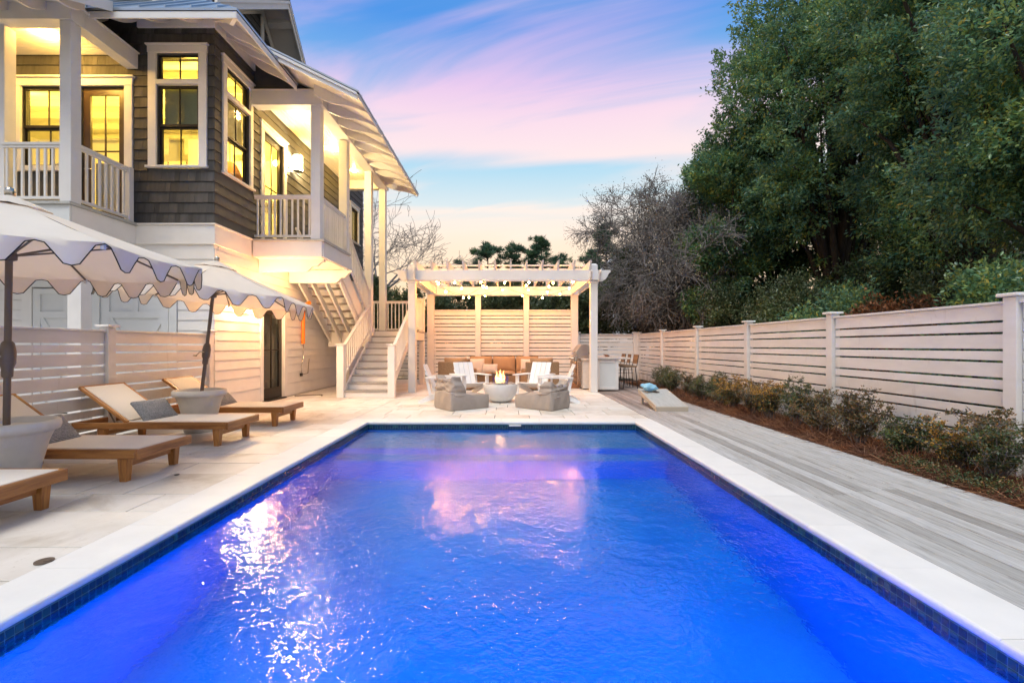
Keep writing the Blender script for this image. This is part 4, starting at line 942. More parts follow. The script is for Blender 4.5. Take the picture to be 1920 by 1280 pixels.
for p, e in (((-1.8, 12.75, 2.98), 9), ((0, 12.9, 2.95), 9), ((1.75, 12.75, 2.98), 9), ((-1.5, 14.4, 2.9), 5), ((.9, 14.4, 2.9), 5), ((1.9, 14.0, 2.95), 3)): point('string_glow', p, e, WARM, .09, sl_)

# ================================================================== LOUNGERS (built at origin: foot end at x=0, head toward -x, width along y)
def make_lounger():
    t = thing('sun_lounger', '', 'sun lounger', (0, 0, 0)); w = .33; z = .30
    for s in (-1, 1): B('side_rail', -1.93, -.03, s*w-.022, s*w+.022, z-.085, z-.008, 'acacia_x', t, .006)
    B('foot_rail', -.028, 0, -w-.022, w+.022, z-.088, z+.002, 'acacia_y', t, .006)
    B('head_rail', -1.955, -1.932, -w-.022, w+.022, z-.085, z-.008, 'acacia_y', t, .006)
    for x in (-.16, -1.60):
        for s in (-1, 1):
            m = MB(); c = (x, s*(w-.03)); m.add([(c[0]+a*.045, c[1]+b*.038, z-.088) for a, b in ((-1, -1), (1, -1), (1, 1), (-1, 1))]+[(c[0]+a*.030, c[1]+b*.030, 0) for a, b in ((-1, -1), (1, -1), (1, 1), (-1, 1))], [(0, 1, 2, 3), (7, 6, 5, 4), (0, 4, 5, 1), (1, 5, 6, 2), (2, 6, 7, 3), (3, 7, 4, 0)])
            m.build('leg', 'acacia_z', t, bevel=.004)
        B('stretcher', x-.012, x+.012, -w+.07, w-.07, .13, .18, 'acacia_y', t)
    for x in (-.5, -.9): B('cross_slat', x-.03, x+.03, -w+.025, w-.025, z-.06, z-.035, 'acacia_y', t)
    B('seat_panel', -1.27, -.030, -w+.024, w-.024, z-.012, z+.006, 'sling', t, .004)
    for s in (-1, 1): B('seat_edge', -1.27, -.03, s*(w)-.02, s*w+.02, z-.007, z+.001, 'acacia_x', t, .003)
    an = R(36); hx, hz = -1.28, z-.0; L = .72
    def bk(d, nm, mat, x0, x1, y0, y1, z0, z1, ch=.004):
        dd = (x1-x0, y1-y0, z1-z0); cl = Vector(((x0+x1)/2, (y0+y1)/2, (z0+z1)/2)); M_ = Matrix.Rotation(an, 3, 'Y'); p = Vector((hx, 0, hz))+M_ @ cl
        return BL(nm, p, dd, (0, an, 0), mat, t, ch)
    for s in (-1, 1): bk(0, 'back_rail', 'acacia_x', -L, 0, s*(w-.022)-.02, s*(w-.022)+.02, -.028, .012, .005)
    bk(0, 'back_top_rail', 'acacia_y', -L-.022, -L-.001, -w, w, -.028, .014); bk(0, 'back_panel', 'sling', -L+.004, -.01, -w+.045, w-.045, .000, .016)
    m = MB()
    for s in (-1, 1): m.tube([(hx-.40, s*.22, hz+.27), (hx-.22, s*.22, z-.07)], .009, 6)
    m.tube([(hx-.22, -.22, z-.07), (hx-.22, .22, z-.07)], .009, 6); m.build('prop_bar', 'bronze', t, True, 40)
    return t
lp = make_lounger()
LG = [((-3.41, 3.18), 'nearest wood and cream sling lounger, only its foot end in view at the left edge'), ((-3.37, 4.50), 'wood and cream sling lounger between the near planter and the pool'), ((-3.46, 5.98), 'wood and cream sling lounger with raised back in front of the second planter'), ((-3.46, 7.37), 'farthest wood and cream sling lounger, beyond the second planter')]
for i, ((x, y), lab) in enumerate(LG): place(lp, i == 0, (x, y, 0), R(random.uniform(-.8, .8)), lab, 'sun loungers in a row beside the pool')
def softbox(name, mat, dx, dy, dz, parent=None, n=10, puff=.5, noise=.0, fn=None, sub=1, seam=False):
    """pillow-like body: grid box, inflated"""
    V = []; F = []; idx = {}
    def vi(i, j, k):
        key = (i, j, k)
        if key not in idx: idx[key] = len(V); V.append((i, j, k))
        return idx[key]
    for k in (0, n):
        for i in range(n):
            for j in range(n): q = [vi(i, j, k), vi(i+1, j, k), vi(i+1, j+1, k), vi(i, j+1, k)]; F.append(q if k else q[::-1])
    for j in (0, n):
        for i in range(n):
            for k in range(n): q = [vi(i, j, k), vi(i+1, j, k), vi(i+1, j, k+1), vi(i, j, k+1)]; F.append(q if not j else q[::-1])
    for i in (0, n):
        for j in range(n):
            for k in range(n): q = [vi(i, j, k), vi(i, j+1, k), vi(i, j+1, k+1), vi(i, j, k+1)]; F.append(q if i else q[::-1])
    out_ = []
    for (i, j, k) in V:
        u, v, w = 2*i/n-1, 2*j/n-1, 2*k/n-1; x, y, z = u*dx/2, v*dy/2, w*dz/2
        if fn: x, y, z = fn(u, v, w, x, y, z)
        else:
            e = (1-abs(u)**2.5)*(1-abs(v)**2.5); th = (.18+.82*e**.5); z = w*dz/2*th; pin = 1-.06*(1-abs(u)**2)*(abs(v)); x *= 1-.05*(1-v*v)*0+.0; y *= 1-.05*(1-u*u); x *= 1-.05*(1-v*v)
        if noise: x += random.uniform(-noise, noise); y += random.uniform(-noise, noise); z += random.uniform(-noise, noise)
        out_.append((x, y, z))
    m = bpy.data.meshes.new(name); m.from_pydata(out_, [], F); m.materials.append(MT[mat]); m.shade_smooth()
    o = link(name, m, parent)
    if sub: md = o.modifiers.new('subdivision', 'SUBSURF'); md.levels = sub; md.render_levels = sub
    return o
def pillow(loc, rot, dx, dy, dz, mat, label, group=None, fringe=True):
    o = softbox('throw_pillow', mat, dx, dy, dz, noise=.003); o.location = loc; o.rotation_euler = rot; o['label'] = label; o['category'] = 'pillow'
    if group: o['group'] = group
    return o
def lpil(x, y, lab, dy=0, yaw=0, lean=48):
    return pillow((x-1.17, y+dy, .405), (0, R(lean), R(yaw)), .34, .52, .13, 'pillow', lab, 'grey striped pillows on the loungers')
lpil(-3.37, 4.50, 'grey striped pillow on the lounger beside the near planter', 0, 4, 50)
lpil(-3.46, 5.98, 'grey striped pillow on the lounger in front of the second planter', .0, -6, 50)
lpil(-3.46, 7.37, 'grey striped pillow on the farthest lounger', .0, 3, 46)
# planters
pl_ = MB(); pl_.lathe([(.19, 0), (.20, .02), (.205, .10), (.22, .22), (.265, .42), (.295, .50), (.30, .515), (.335, .525), (.345, .56), (.34, .60), (.325, .612), (.30, .608), (.29, .55), (.02, .54)], 48)
for i, ((x, y), lab) in enumerate((((-4.25, 3.85), 'flared stone planter weighing down the near umbrella at the left edge'), ((-4.51, 6.67), 'flared stone planter between the third and fourth loungers holding the far umbrella'))):
    t = thing('stone_planter', lab, 'planter', (x, y, 0), 'stone planters used as umbrella bases')
    link('bowl', bpy.data.meshes.get('planter_bowl') or pl_.mesh('planter_bowl', 'planter', smooth=True), t, rot=(0, 0, i))
    g_ = MB(); g_.lathe([(.287, .555), (.15, .575), (.02, .58)], 24); g_.build('gravel_fill', 'concrete', None) if False else link('soil_fill', g_.mesh('soil_fill', 'planter', smooth=True), t)
# umbrellas
def make_umbrella():
    t = thing('patio_umbrella', '', 'umbrella', (0, 0, 0)); RR, ZE, ZA = 1.385, 2.01, 2.50
    A = [R(22.5+45*k) for k in range(8)]; nU, nVv = 24, 8
    can = MB(); pip = []
    def P(k, u, v):
        a = Vector((math.cos(A[k]), math.sin(A[k]))); b = Vector((math.cos(A[(k+1) % 8]), math.sin(A[(k+1) % 8]))); e = a.lerp(b, u)*RR
        sagr = math.sin(u*math.pi); x, y = e.x*v, e.y*v; z = ZA+(ZE-ZA)*(v**1.06)-.035*sagr*v*v-.02*math.sin(v*math.pi)
        return Vector((x, y, z))
    for k in range(8):
        b0 = len(can.v)
        rows = [.17+(1-.17)*j/nVv for j in range(nVv+1)]
        for v in rows:
            for i in range(nU+1): can.v.append(tuple(P(k, i/nU, v)))
        edge = [P(k, i/nU, 1) for i in range(nU+1)]; nd_ = 3
        lo = []
        for i in range(nU+1):
            u = i/nU; a_ = 2*math.pi*3*u; s = .5-.5*math.cos(a_)-.10*(math.cos(a_)-math.cos(3*a_))*.5; s = max(0, s)
            lo.append(.012+.165*s)
        for j in range(1, nd_+1):
            for i in range(nU+1):
                e = edge[i]; o_ = Vector((e.x, e.y, 0)).normalized(); wv = .012*math.sin(i/nU*6*math.pi+k); d = lo[i]*j/nd_; can.v.append((e.x+o_.x*(d*.10+wv*j/nd_), e.y+o_.y*(d*.10+wv*j/nd_), e.z-d))
        W_ = nU+1
        for j in range(nVv+nd_):
            for i in range(nU): can.f.append((b0+j*W_+i, b0+(j+1)*W_+i, b0+(j+1)*W_+i+1, b0+j*W_+i+1))
        pip += [Vector(can.v[b0+(nVv+nd_)*W_+i]) for i in range(nU)]
    can.build('canopy', 'canvas', t, True, 60)
    m = MB(); m.tube(pip+[pip[0]], .0043, 6, False); m.build('piping', 'piping', t, True)
    v = MB(); 
    for k in range(8):
        b0 = len(v.v)
        for vv in (0.02, .08, .15, .205):
            for i in range(9):
                p = P(k, i/8, vv); v.v.append((p.x, p.y, p.z+.025+.03*(1-vv/.205)*.3+(-.012*abs(math.cos(i/8*math.pi)) if vv > .2 else 0)))
        for j in range(3):
            for i in range(8): v.f.append((b0+j*9+i, b0+(j+1)*9+i, b0+(j+1)*9+i+1, b0+j*9+i+1))
    v.build('vent_cap', 'canvas', t, True, 60)
    m = MB(); m.tube([(0, 0, .50), (0, 0, 2.50)], .024, 16); m.build('pole', 'bronze', t, True, 40)
    m = MB(); m.lathe([(.025, 2.51), (.034, 2.52), (.036, 2.56), (.03, 2.585), (.012, 2.60)], 16); m.build('finial', 'hw', t, True)
    for k in range(8):
        a = Vector((math.cos(A[k]), math.sin(A[k]), 0)); m = MB(); m.tube([Vector((0, 0, 2.47))+a*.03, Vector((0, 0, ZE-.012))+a*RR*.99], .010, 6); rb = m.build('rib', 'bronze', t, True, 40)
        m = MB(); m.tube([Vector((0, 0, 2.02))+a*.04, Vector((0, 0, 2.22))+a*.72], .009, 6); m.build('strut', 'bronze', rb, True, 40)
        m = MB(); e = a*RR*.99; m.box(e.x-.012, e.x+.012, e.y-.012, e.y+.012, ZE-.05, ZE+.0); m.build('rib_tip', 'white', rb)
    m = MB(); m.lathe([(.03, 1.97), (.05, 1.98), (.055, 2.03), (.035, 2.06)], 16); m.build('hub', 'bronze', t, True, 40)
    m = MB(); m.lathe([(.028, .98), (.036, .99), (.038, 1.06), (.052, 1.10), (.054, 1.20), (.042, 1.27), (.028, 1.29)], 20); cb_ = m.build('crank_box', 'bronze', t, True, 40)
    m = MB(); m.tube([(0, -.05, 1.16), (-.03, -.10, 1.16), (-.075, -.10, 1.10)], .008, 8); m.tube([(-.075, -.10, 1.10), (-.075, -.16, 1.10)], .012, 8); m.build('crank_handle', 'hw', cb_, True, 40)
    return t
up = make_umbrella()
place(up, True, (-4.25, 3.85, 0), 0, 'nearer scalloped cream umbrella with black piping on a bronze pole, cut by the left edge', 'scalloped patio umbrellas over the loungers')
u2 = place(up, False, (-4.545, 6.66, 0), 0, 'farther scalloped cream umbrella with black piping, tilted and glowing orange underneath', 'scalloped patio umbrellas over the loungers'); u2.rotation_euler = (R(-3), R(4.6), 0)
up.rotation_euler = (R(-.5), R(.3), 0)

# ================================================================== FIRE BOWL
fb = thing('fire_bowl', 'round white concrete fire bowl with stones, glass guard and gas flames', 'fire bowl', (-.16, 10.15, 0))
m = MB(); pr = [(.135, 0), (.17, .008), (.225, .035), (.28, .08), (.322, .135), (.352, .20), (.373, .27), (.385, .34), (.388, .385), (.385, .405), (.355, .405), (.345, .36), (.02, .355)]
m.lathe([(a, b) for a, b in pr], 56); link('bowl', m.mesh('bowl', 'concrete', smooth=True), fb).data.set_sharp_from_angle(angle=R(50))
import bmesh
def rock(seed):
    rd = random.Random(seed); bm2 = bmesh.new(); bmesh.ops.create_icosphere(bm2, subdivisions=2, radius=1)
    for v in bm2.verts: v.co *= 1+rd.uniform(-.12, .12); 
    for v in bm2.verts: v.co.z *= .62; v.co.x *= 1.15
    me = bpy.data.meshes.new('stone'); bm2.to_mesh(me); bm2.free(); me.shade_smooth(); me.materials.append(MT['flagstone']); return me
rk = [rock(s) for s in range(4)]
for i in range(52):
    a = random.uniform(0, 6.28); r_ = .32*math.sqrt(random.uniform(.02, 1)); s = random.uniform(.022, .055); o = link('stone', random.choice(rk), fb, (r_*math.cos(a), r_*math.sin(a), .385+.045*(1-r_/.33)+random.uniform(-.008, .012)), (random.uniform(-.4, .4), random.uniform(-.4, .4), random.uniform(0, 6))); o.scale = (s, s, s)
for (x0, y0, x1, y1) in ((-.17, -.15, .17, -.15), (-.17, .15, .17, .15), (-.17, -.148, -.17, .148), (.17, -.148, .17, .148)):
    m = MB(); d = .003
    if y0 == y1: m.box(x0, x1, y0-d, y0+d, .40, .64)
    else: m.box(x0-d, x0+d, y0, y1, .40, .64)
    link('glass_guard', m.mesh('glass_guard', 'fireglass'), fb)
for i in range(11):
    x, y = random.uniform(-.11, .11), random.uniform(-.07, .07); h = random.uniform(.14, .34); m = MB(); pts = [Vector((x+.012*math.sin(j*1.7+i), y+.01*math.cos(j*1.3+i), .40+h*j/6)) for j in range(7)]
    m.tube(pts, [.016, .027, .029, .023, .016, .009, .002], 10); o = link('flame', m.mesh('flame', 'flame', smooth=True), fb)
point('fire_glow', (-.16, 10.15, .56), 5, (1, .5, .18), .06, fb)

# ================================================================== SEATING
def make_adirondack():   # faces -y, origin at centre of footprint
    t = thing('adirondack_chair', '', 'chair', (0, 0, 0)); p = 'plastic'
    for s in (-1, 1):
        B('front_leg', s*.30-.045, s*.30+.045, -.36, -.33, 0, .54, p, t, .006)
        m = MB(); m.prism([(-.34, .36), (-.34, .26), (.42, .0), (.50, .0), (.50, .05), (.0, .27)], 'x', s*.25-.014, s*.25+.014); m.build('side_rail', p, t)
        m = MB(); m.prism([(-.42, .545), (-.42, .57), (.34, .57), (.34, .545)], 'x', s*.32-.07, s*.32+.07); m.build('armrest', p, t)
        m = MB(); m.prism([(.20, .18), (.26, .18), (.34, .54), (.28, .54)], 'x', s*.315-.014, s*.315+.014); m.build('rear_support', p, t)
    for i in range(5):
        y = -.36+i*.105; z = .365-i*.030; BL('seat_slat', (0, y, z), (.54, .098, .022), (R(-16), 0, 0), p, t)
    an = R(24)
    for i in range(4):
        x = -.195+i*.13; L = .66; c = Vector((x, .13+math.sin(an)*L/2, .235+math.cos(an)*L/2)); BL('back_slat', c, (.123, .022, L), (-an, 0, 0), p, t)
    for h in (.12, .45): BL('back_brace', (0, .13+math.sin(an)*h+.025, .235+math.cos(an)*h-.01), (.52, .022, .07), (-an, 0, 0), p, t)
    return t
ap = make_adirondack(); G = 'white slatted chairs round the fire bowl'
for i, (x, y, rz, lab) in enumerate(((-1.45, 10.15, 92, 'white slatted chair at the far left of the fire bowl, seen from its side'), (-.93, 11.05, 30, 'white slatted chair behind the fire bowl on the left, beside a wicker armchair'), (.66, 11.05, -30, 'white slatted chair behind the fire bowl on the right'), (1.08, 10.15, -92, 'white slatted chair at the far right of the fire bowl, seen from its side'))):
    place(ap, i == 0, (x, y, 0), R(rz), lab, G)
def beanbag(loc, rz, bh, lab, seed):
    random.seed(seed); L, Wd = .90, .68
    t = thing('bean_bag_lounger', lab, 'bean bag', loc, 'taupe bean bag loungers'); t.rotation_euler = (0, 0, R(rz))
    def base(u, v, w, x, y, z):   # boxy padded base: crisp edges, slightly bulging sides, rising toward the back
        t_ = (w+1)/2; top = .275+.075/(1+math.exp((u+.15)*9)); z2 = t_*top; b = .022*math.sin(t_*math.pi)
        cr = 1-.035*(abs(u)**8)*(abs(v)**8); s1 = 1+b*2*(1-abs(u)**6*.0)
        crease = .006*math.sin(u*15+v*7+t_*4)+.004*math.sin(v*19-u*6+seed)
        sag = -.03*(1-abs(u-.3)**2)*(1-v*v) if t_ > .98 else 0
        return x*cr*(1+b)+crease*(abs(u) > .98), y*cr*s1+crease*(abs(v) > .98), z2+max(-.05, sag)+(crease*.8 if t_ > .98 else 0)
    softbox('seat_body', 'taupe', L, Wd, .3, t, 16, fn=base, sub=1, noise=.0015)
    H = bh-.24
    def back(u, v, w, x, y, z):   # slouchy back cushion with two pinched top corners
        t_ = (w+1)/2; ear = .075*(max(0, abs(v)-.62)/.38)**1.3*t_**4
        th = .21*(1-.50*t_)*(1+.10*math.sin(t_*9+seed)); fold = .016*math.sin(t_*13+v*3+u)+.010*math.sin(t_*23-v*8+seed*2)+.007*math.sin(v*17+t_*5)
        side = 1-.05*t_+.05*math.sin(t_*math.pi)
        xx = -.235-.055*t_-.03*t_*t_+u*th*(1-.12*abs(v)**6)+fold*(1 if u > 0 else -1)*(abs(u) > .9)
        return xx, v*(Wd/2)*side*(1-.08*abs(u)**4)+fold*(abs(v) > .98), .235+t_*H+ear-.035*(1-abs(v))*t_**3+fold*.5*(t_ > .98)
    softbox('backrest', 'taupe', .42, Wd, H, t, 16, fn=back, sub=1, noise=.003)
    m = MB(); pts = []
    for (u, v) in [(-1, -1), (1, -1), (1, 1), (-1, 1), (-1, -1)]: pts.append((u*L/2*.97, v*Wd/2*.975, .262+(.066 if u < 0 else .0)))
    for k in range(4):
        q = MB(); q.tube([pts[k], pts[k+1]], .0055, 6); link('seam_piping', q.mesh('seam_piping', 'taupe', smooth=True), t)
    m.tube([(-.36, -.09, bh-.09), (-.43, -.08, bh-.03), (-.44, 0, bh-.01), (-.43, .08, bh-.03), (-.36, .09, bh-.09)], .012, 8); link('carry_handle', m.mesh('carry_handle', 'taupe', smooth=True), t)
    return t
beanbag((-.93, 9.20, 0), 38, .60, 'taupe bean bag lounger left of the fire bowl with a tall back and pointed corners', 3)
beanbag((.70, 9.20, 0), 142, .50, 'taupe bean bag lounger right of the fire bowl with a low slumped back', 8)
# wicker sofa and armchairs
def wicker_seat(name, lab, cat, loc, rz, Wd, ncush, group=None, bh=.80):
    t = thing(name, lab, cat, (0, 0, 0), group); dp = .82
    B('back_panel', -Wd/2, Wd/2, dp/2-.10, dp/2, .03, bh, 'wicker', t, .02)
    for s in (-1, 1): B('arm_panel', min(s*Wd/2, s*(Wd/2-.13)), max(s*Wd/2, s*(Wd/2-.13)), -dp/2, dp/2-.102, .03, .58, 'wicker', t, .02)
    B('seat_base', -Wd/2+.132, Wd/2-.132, -dp/2+.01, dp/2-.102, .05, .30, 'wicker', t, .01)
    cw = (Wd-.27)/ncush
    for i in range(ncush):
        x = -Wd/2+.135+cw*(i+.5); a = softbox('seat_cushion', 'tan', cw-.02, dp-.14, .15, t, 8); a.location = (x, -.06, .375); b = softbox('back_cushion', 'tan', cw-.01, .52, .19, t, 8); b.location = (x, dp/2-.19, .655); b.rotation_euler = (R(80), 0, 0)
    t.location = loc; t.rotation_euler = (0, 0, R(rz)); return t
wicker_seat('wicker_sofa', 'brown wicker sofa with tan cushions against the slatted wall', 'sofa', (-.12, 14.75, 0), 0, 2.55, 3)
G = 'brown wicker armchairs facing the sofa'
wicker_seat('wicker_armchair', 'brown wicker armchair behind the left white chairs, its back to the pool', 'armchair', (-1.45, 13.2, 0), 172, .95, 1, G)
wicker_seat('wicker_armchair', 'brown wicker armchair behind the right white chairs, its back to the pool', 'armchair', (.92, 13.1, 0), -172, .95, 1, G)
for (x, y, z, lab, s, rz, mt) in ((-.95, 14.30, .62, 'square blush pillow at the left end of the wicker sofa', .46, 12, 'cream_cushion'), (-.55, 14.18, .55, 'small blush lumbar pillow in front of the square one on the sofa', .38, -8, 'cream_cushion'), (.62, 14.28, .62, 'cream pillow at the right end of the wicker sofa', .44, -10, 'cream_cushion')):
    pillow((x, y, z), (R(76), 0, R(rz)), s*(1.25 if 'lumbar' in lab else 1), s*(.7 if 'lumbar' in lab else 1), .15, mt, lab, 'pillows on the wicker sofa')
t = thing('plank_step', 'low rust brown plank step in front of the outdoor kitchen', 'step', (1.6, 13.9, 0))
for i in range(5): B('board', 1.08, 2.08, 13.3+i*.30, 13.3+i*.30+.294, .002, .075, 'rust', t, .005)

# ================================================================== OUTDOOR KITCHEN
kit = thing('outdoor_bar', 'white panelled outdoor bar with pale stone counter beside the pergola post', 'bar counter', (2.6, 13.9, 0))
B('bar_body', 2.44, 3.05, 12.52, 15.4, .03, .88, 'garage', kit); B('end_panel', 2.45, 3.04, 12.50, 12.518, .05, .87, 'garage', kit)
for a in ((2.45, 2.53, .05, .87), (2.96, 3.04, .05, .87)): B('panel_trim', a[0], a[1], 12.485, 12.498, a[2], a[3], 'white', kit)
for a in ((2.532, 2.958, .79, .87), (2.532, 2.958, .05, .12)): B('panel_trim', a[0], a[1], 12.485, 12.498, a[2], a[3], 'white', kit)
B('countertop', 2.42, 3.36, 12.44, 15.45, .882, .925, 'counter', kit, .006)
B('kitchen_body', 2.13, 2.438, 12.95, 15.4, .03, .84, 'counter', kit); B('kitchen_top', 2.09, 2.418, 12.90, 15.45, .842, .885, 'counter', kit, .006)
for i in range(9): B('stone_course', 2.112, 2.128, 14.0, 15.38, .06+i*.085, .06+i*.085+.08, 'flagstone', kit)
fr = B('fridge_door', 2.10, 2.128, 13.02, 13.62, .08, .80, 'steel', kit)
for i in range(13): B('wine_rack', 2.092, 2.099, 13.10, 13.54, .12+i*.05, .12+i*.05+.025, 'wicker', fr)
B('fridge_handle', 2.06, 2.075, 13.06, 13.08, .2, .7, 'hw', kit)
gr = thing('gas_grill', 'stainless gas grill with a domed hood set into the outdoor kitchen', 'grill', (2.3, 13.6, .885))
B('grill_body', 2.00, 2.41, 13.05, 13.95, .886, .98, 'steel', gr); B('control_panel', 1.90, 1.998, 13.05, 13.95, .80, .96, 'steel', gr, .02)
m = MB(); pts = [(2.41, .985), (2.41, 1.16)]+[(2.22+.19*math.cos(R(a)), 1.10+.19*math.sin(R(a))) for a in (20, 40, 60, 80, 100, 120, 140)]+[(1.99, 1.10), (1.965, .985)]
m.prism(pts, 'y', 13.07, 13.93); m.build('hood', 'steel', gr); m = MB(); m.tube([(1.94, 13.15, 1.08), (1.94, 13.85, 1.08)], .014, 8); m.tube([(1.94, 13.17, 1.08), (1.985, 13.17, 1.08)], .009, 6); m.tube([(1.94, 13.83, 1.08), (1.985, 13.83, 1.08)], .009, 6); m.build('hood_handle', 'hw', gr, True, 40)
for i in range(4): m = MB(); y = 13.18+i*.21; m.tube([(1.90, y, .885), (1.865, y, .885)], [.032, .026], 14); m.build('knob', 'hw', gr, True, 40)
m = MB(); m.box(2.33, 2.35, 13.045, 13.068, 1.0, 1.07); m.build('temperature_gauge', 'black', gr)
def make_stool():
    t = thing('bar_stool', '', 'bar stool', (0, 0, 0))
    for a in (-1, 1):
        for b in (-1, 1): m = MB(); m.tube([(a*.16, b*.16, .62), (a*.215, b*.20, 0)], .012, 6); m.build('leg', 'black', t, True, 40)
    m = MB()
    for a in (-1, 1): m.tube([(a*.20, -.19, .22), (a*.20, .19, .22)], .008, 6); m.tube([(-.20, a*.19, .22), (.20, a*.19, .22)], .008, 6)
    m.build('foot_ring', 'black', t, True, 40)
    B('seat', -.20, .20, -.20, .20, .622, .665, 'wicker', t, .015)
    m = MB(); 
    for a in (-1, 1): m.tube([(.19, a*.19, .64), (.25, a*.20, .98)], .010, 6)
    m.build('back_frame', 'black', t, True, 40); m = MB(); m.prism([(.195, .72), (.215, .72), (.262, .99), (.242, .99)], 'y', -.185, .185); m.build('backrest', 'wicker', t)
    return t
sp = make_stool()
for i, (x, y, rz, lab) in enumerate(((3.56, 13.45, 4, 'dark woven bar stool nearest the camera at the bar counter'), (3.54, 14.15, -3, 'dark woven bar stool in the middle at the bar counter'), (3.55, 14.85, 3, 'dark woven bar stool at the back end of the bar counter'))): place(sp, i == 0, (x, y, 0), R(rz), lab, 'dark bar stools along the counter')
for i, (x, y, r_) in enumerate(((2.95, 13.5, .07), (3.0, 13.75, .06), (3.05, 14.05, .07))):
    m = MB(); m.lathe([(r_*.6, .927), (r_, .945), (r_*1.05, .965), (r_*.9, .96), (.01, .94)], 16, (x, y)); o = m.build('serving_bowl', 'rust', None, True); tag(o, ['small brown bowl on the bar counter, nearest the camera', 'small brown bowl on the bar counter between two others', 'small brown bowl on the bar counter, farthest from the camera'][i], 'bowl', 'small brown bowls on the counter')

# ================================================================== CORNHOLE, small things
cbd = thing('cornhole_board', 'pale grey cornhole board sloping on the deck beside the shrubs', 'game board', (3.12, 8.7, 0)); 
an = math.atan2(.22, 1.17); Mx = Matrix.Translation((3.14, 8.68, .075)) @ Matrix.Rotation(R(-4.5*0), 4, 'Z') @ Matrix.Rotation(an, 4, 'X')
m = MB(); seg = 24; hx_, hy_, hr = 0, .97, .076; sq = []
ring = [(hx_+hr*math.cos(2*math.pi*i/seg), hy_+hr*math.sin(2*math.pi*i/seg)) for i in range(seg)]
def toedge(c, s_):
    t_ = 1e9
    for lim, v_ in ((.29, c), (-.29, c)):
        if v_*lim > 0: t_ = min(t_, lim/v_)
    if s_ > 1e-9: t_ = min(t_, (1.2-hy_)/s_)
    if s_ < -1e-9: t_ = min(t_, (-hy_)/s_)
    return (c*t_, hy_+s_*t_)
angs = sorted(set([2*math.pi*i/seg for i in range(seg)]+[math.atan2(a-hy_, b) % (2*math.pi) for a in (0, 1.2) for b in (-.29, .29)]))
inn = [(hr*math.cos(a), hy_+hr*math.sin(a)) for a in angs]; outp = [toedge(math.cos(a), math.sin(a)) for a in angs]; n_ = len(angs)
vs_ = [(x, y, .018) for x, y in inn]+[(x, y, .018) for x, y in outp]+[(x, y, 0) for x, y in inn]+[(x, y, 0) for x, y in outp]
fs_ = []
for i in range(n_):
    j = (i+1) % n_; fs_ += [(i, i+n_, j+n_, j), (i+2*n_, j+2*n_, j+3*n_, i+3*n_), (i, j, j+2*n_, i+2*n_), (i+n_, i+3*n_, j+3*n_, j+n_)]
m.add(vs_, fs_, Mx); m.build('playing_surface', 'corn', cbd)
m = MB(); m.box(-.30, .30, -.025, -.001, -.075, .016, Mx); m.box(-.30, .30, 1.201, 1.225, -.075, .016, Mx); m.box(-.31, -.291, 0, 1.2, -.075, .016, Mx); m.box(.291, .31, 0, 1.2, -.075, .016, Mx); m.build('board_rim', 'cornrim', cbd)
for s in (-1, 1): B('leg', 3.14+s*.26-.02, 3.14+s*.26+.02, 9.70, 9.76, 0, .235, 'cornrim', cbd)
random.seed(11)
bb = softbox('bean_bags', 'bluebag', .32, .22, .16, None, 8, noise=.028); bb.location = (3.00, 9.64, .375); bb.rotation_euler = (an, .1, .4); tag(bb, 'crumpled light blue cloth bag on top of the cornhole board', 'bag')
m = MB(); m.tube([(-2.68, 2.63, .004), (-2.68, 2.63, .010)], .045, 20); m.tube([(-2.66, 2.63, .010), (-2.66, 2.63, .014)], .018, 12); o = m.build('deck_drain', 'bronze', None); tag(o, 'small dark metal fitting set in the pavers by the coping', 'drain')
m = MB(); m.tube([(-3.20, 4.35+.05, .004), (-3.20, 4.40, .009)], .022, 14); o = m.build('deck_jet', 'black'); tag(o, 'small round deck jet near the foot of the second lounger', 'deck jet')
ot = thing('outdoor_tube', 'orange tube with a dangling cable fixed to the white siding under the stairs', 'orange tube', (HX+.05, 11.9, 1.3))
m = MB(); m.tube([(HX+.07, 11.9, 2.25), (HX+.07, 11.9, 1.30)], .045, 14); m.build('tube_body', 'orange', ot, True, 40); m = MB(); m.tube([(HX+.07, 11.9, 2.3), (HX+.30, 11.75, 2.36)], [.03, .05], 12); m.build('tube_head', 'orange', ot, True, 40)
m = MB(); m.tube([(HX+.06, 11.92, 1.3), (HX+.05, 11.96, .95), (HX+.06, 11.82, .72), (HX+.05, 11.85, .5), (HX+.06, 12.2, .52), (HX+.05, 12.3, .9)], .008, 6); m.build('cable', 'hw', ot, True); m = MB(); m.box(HX+.03, HX+.07, 11.80, 11.88, .46, .54); m.build('outlet_box', 'black', ot)
m = MB(); m.tube([(-5.25, 11.2, .02), (-5.0, 11.35, .02), (-4.75, 11.45, .022), (-4.65, 11.4, .02), (-4.6, 11.25, .02)], .014, 6); o = m.build('garden_hose', 'bronze', None, True); tag(o, 'short brown hose lying on the pavers by the patio door', 'hose')

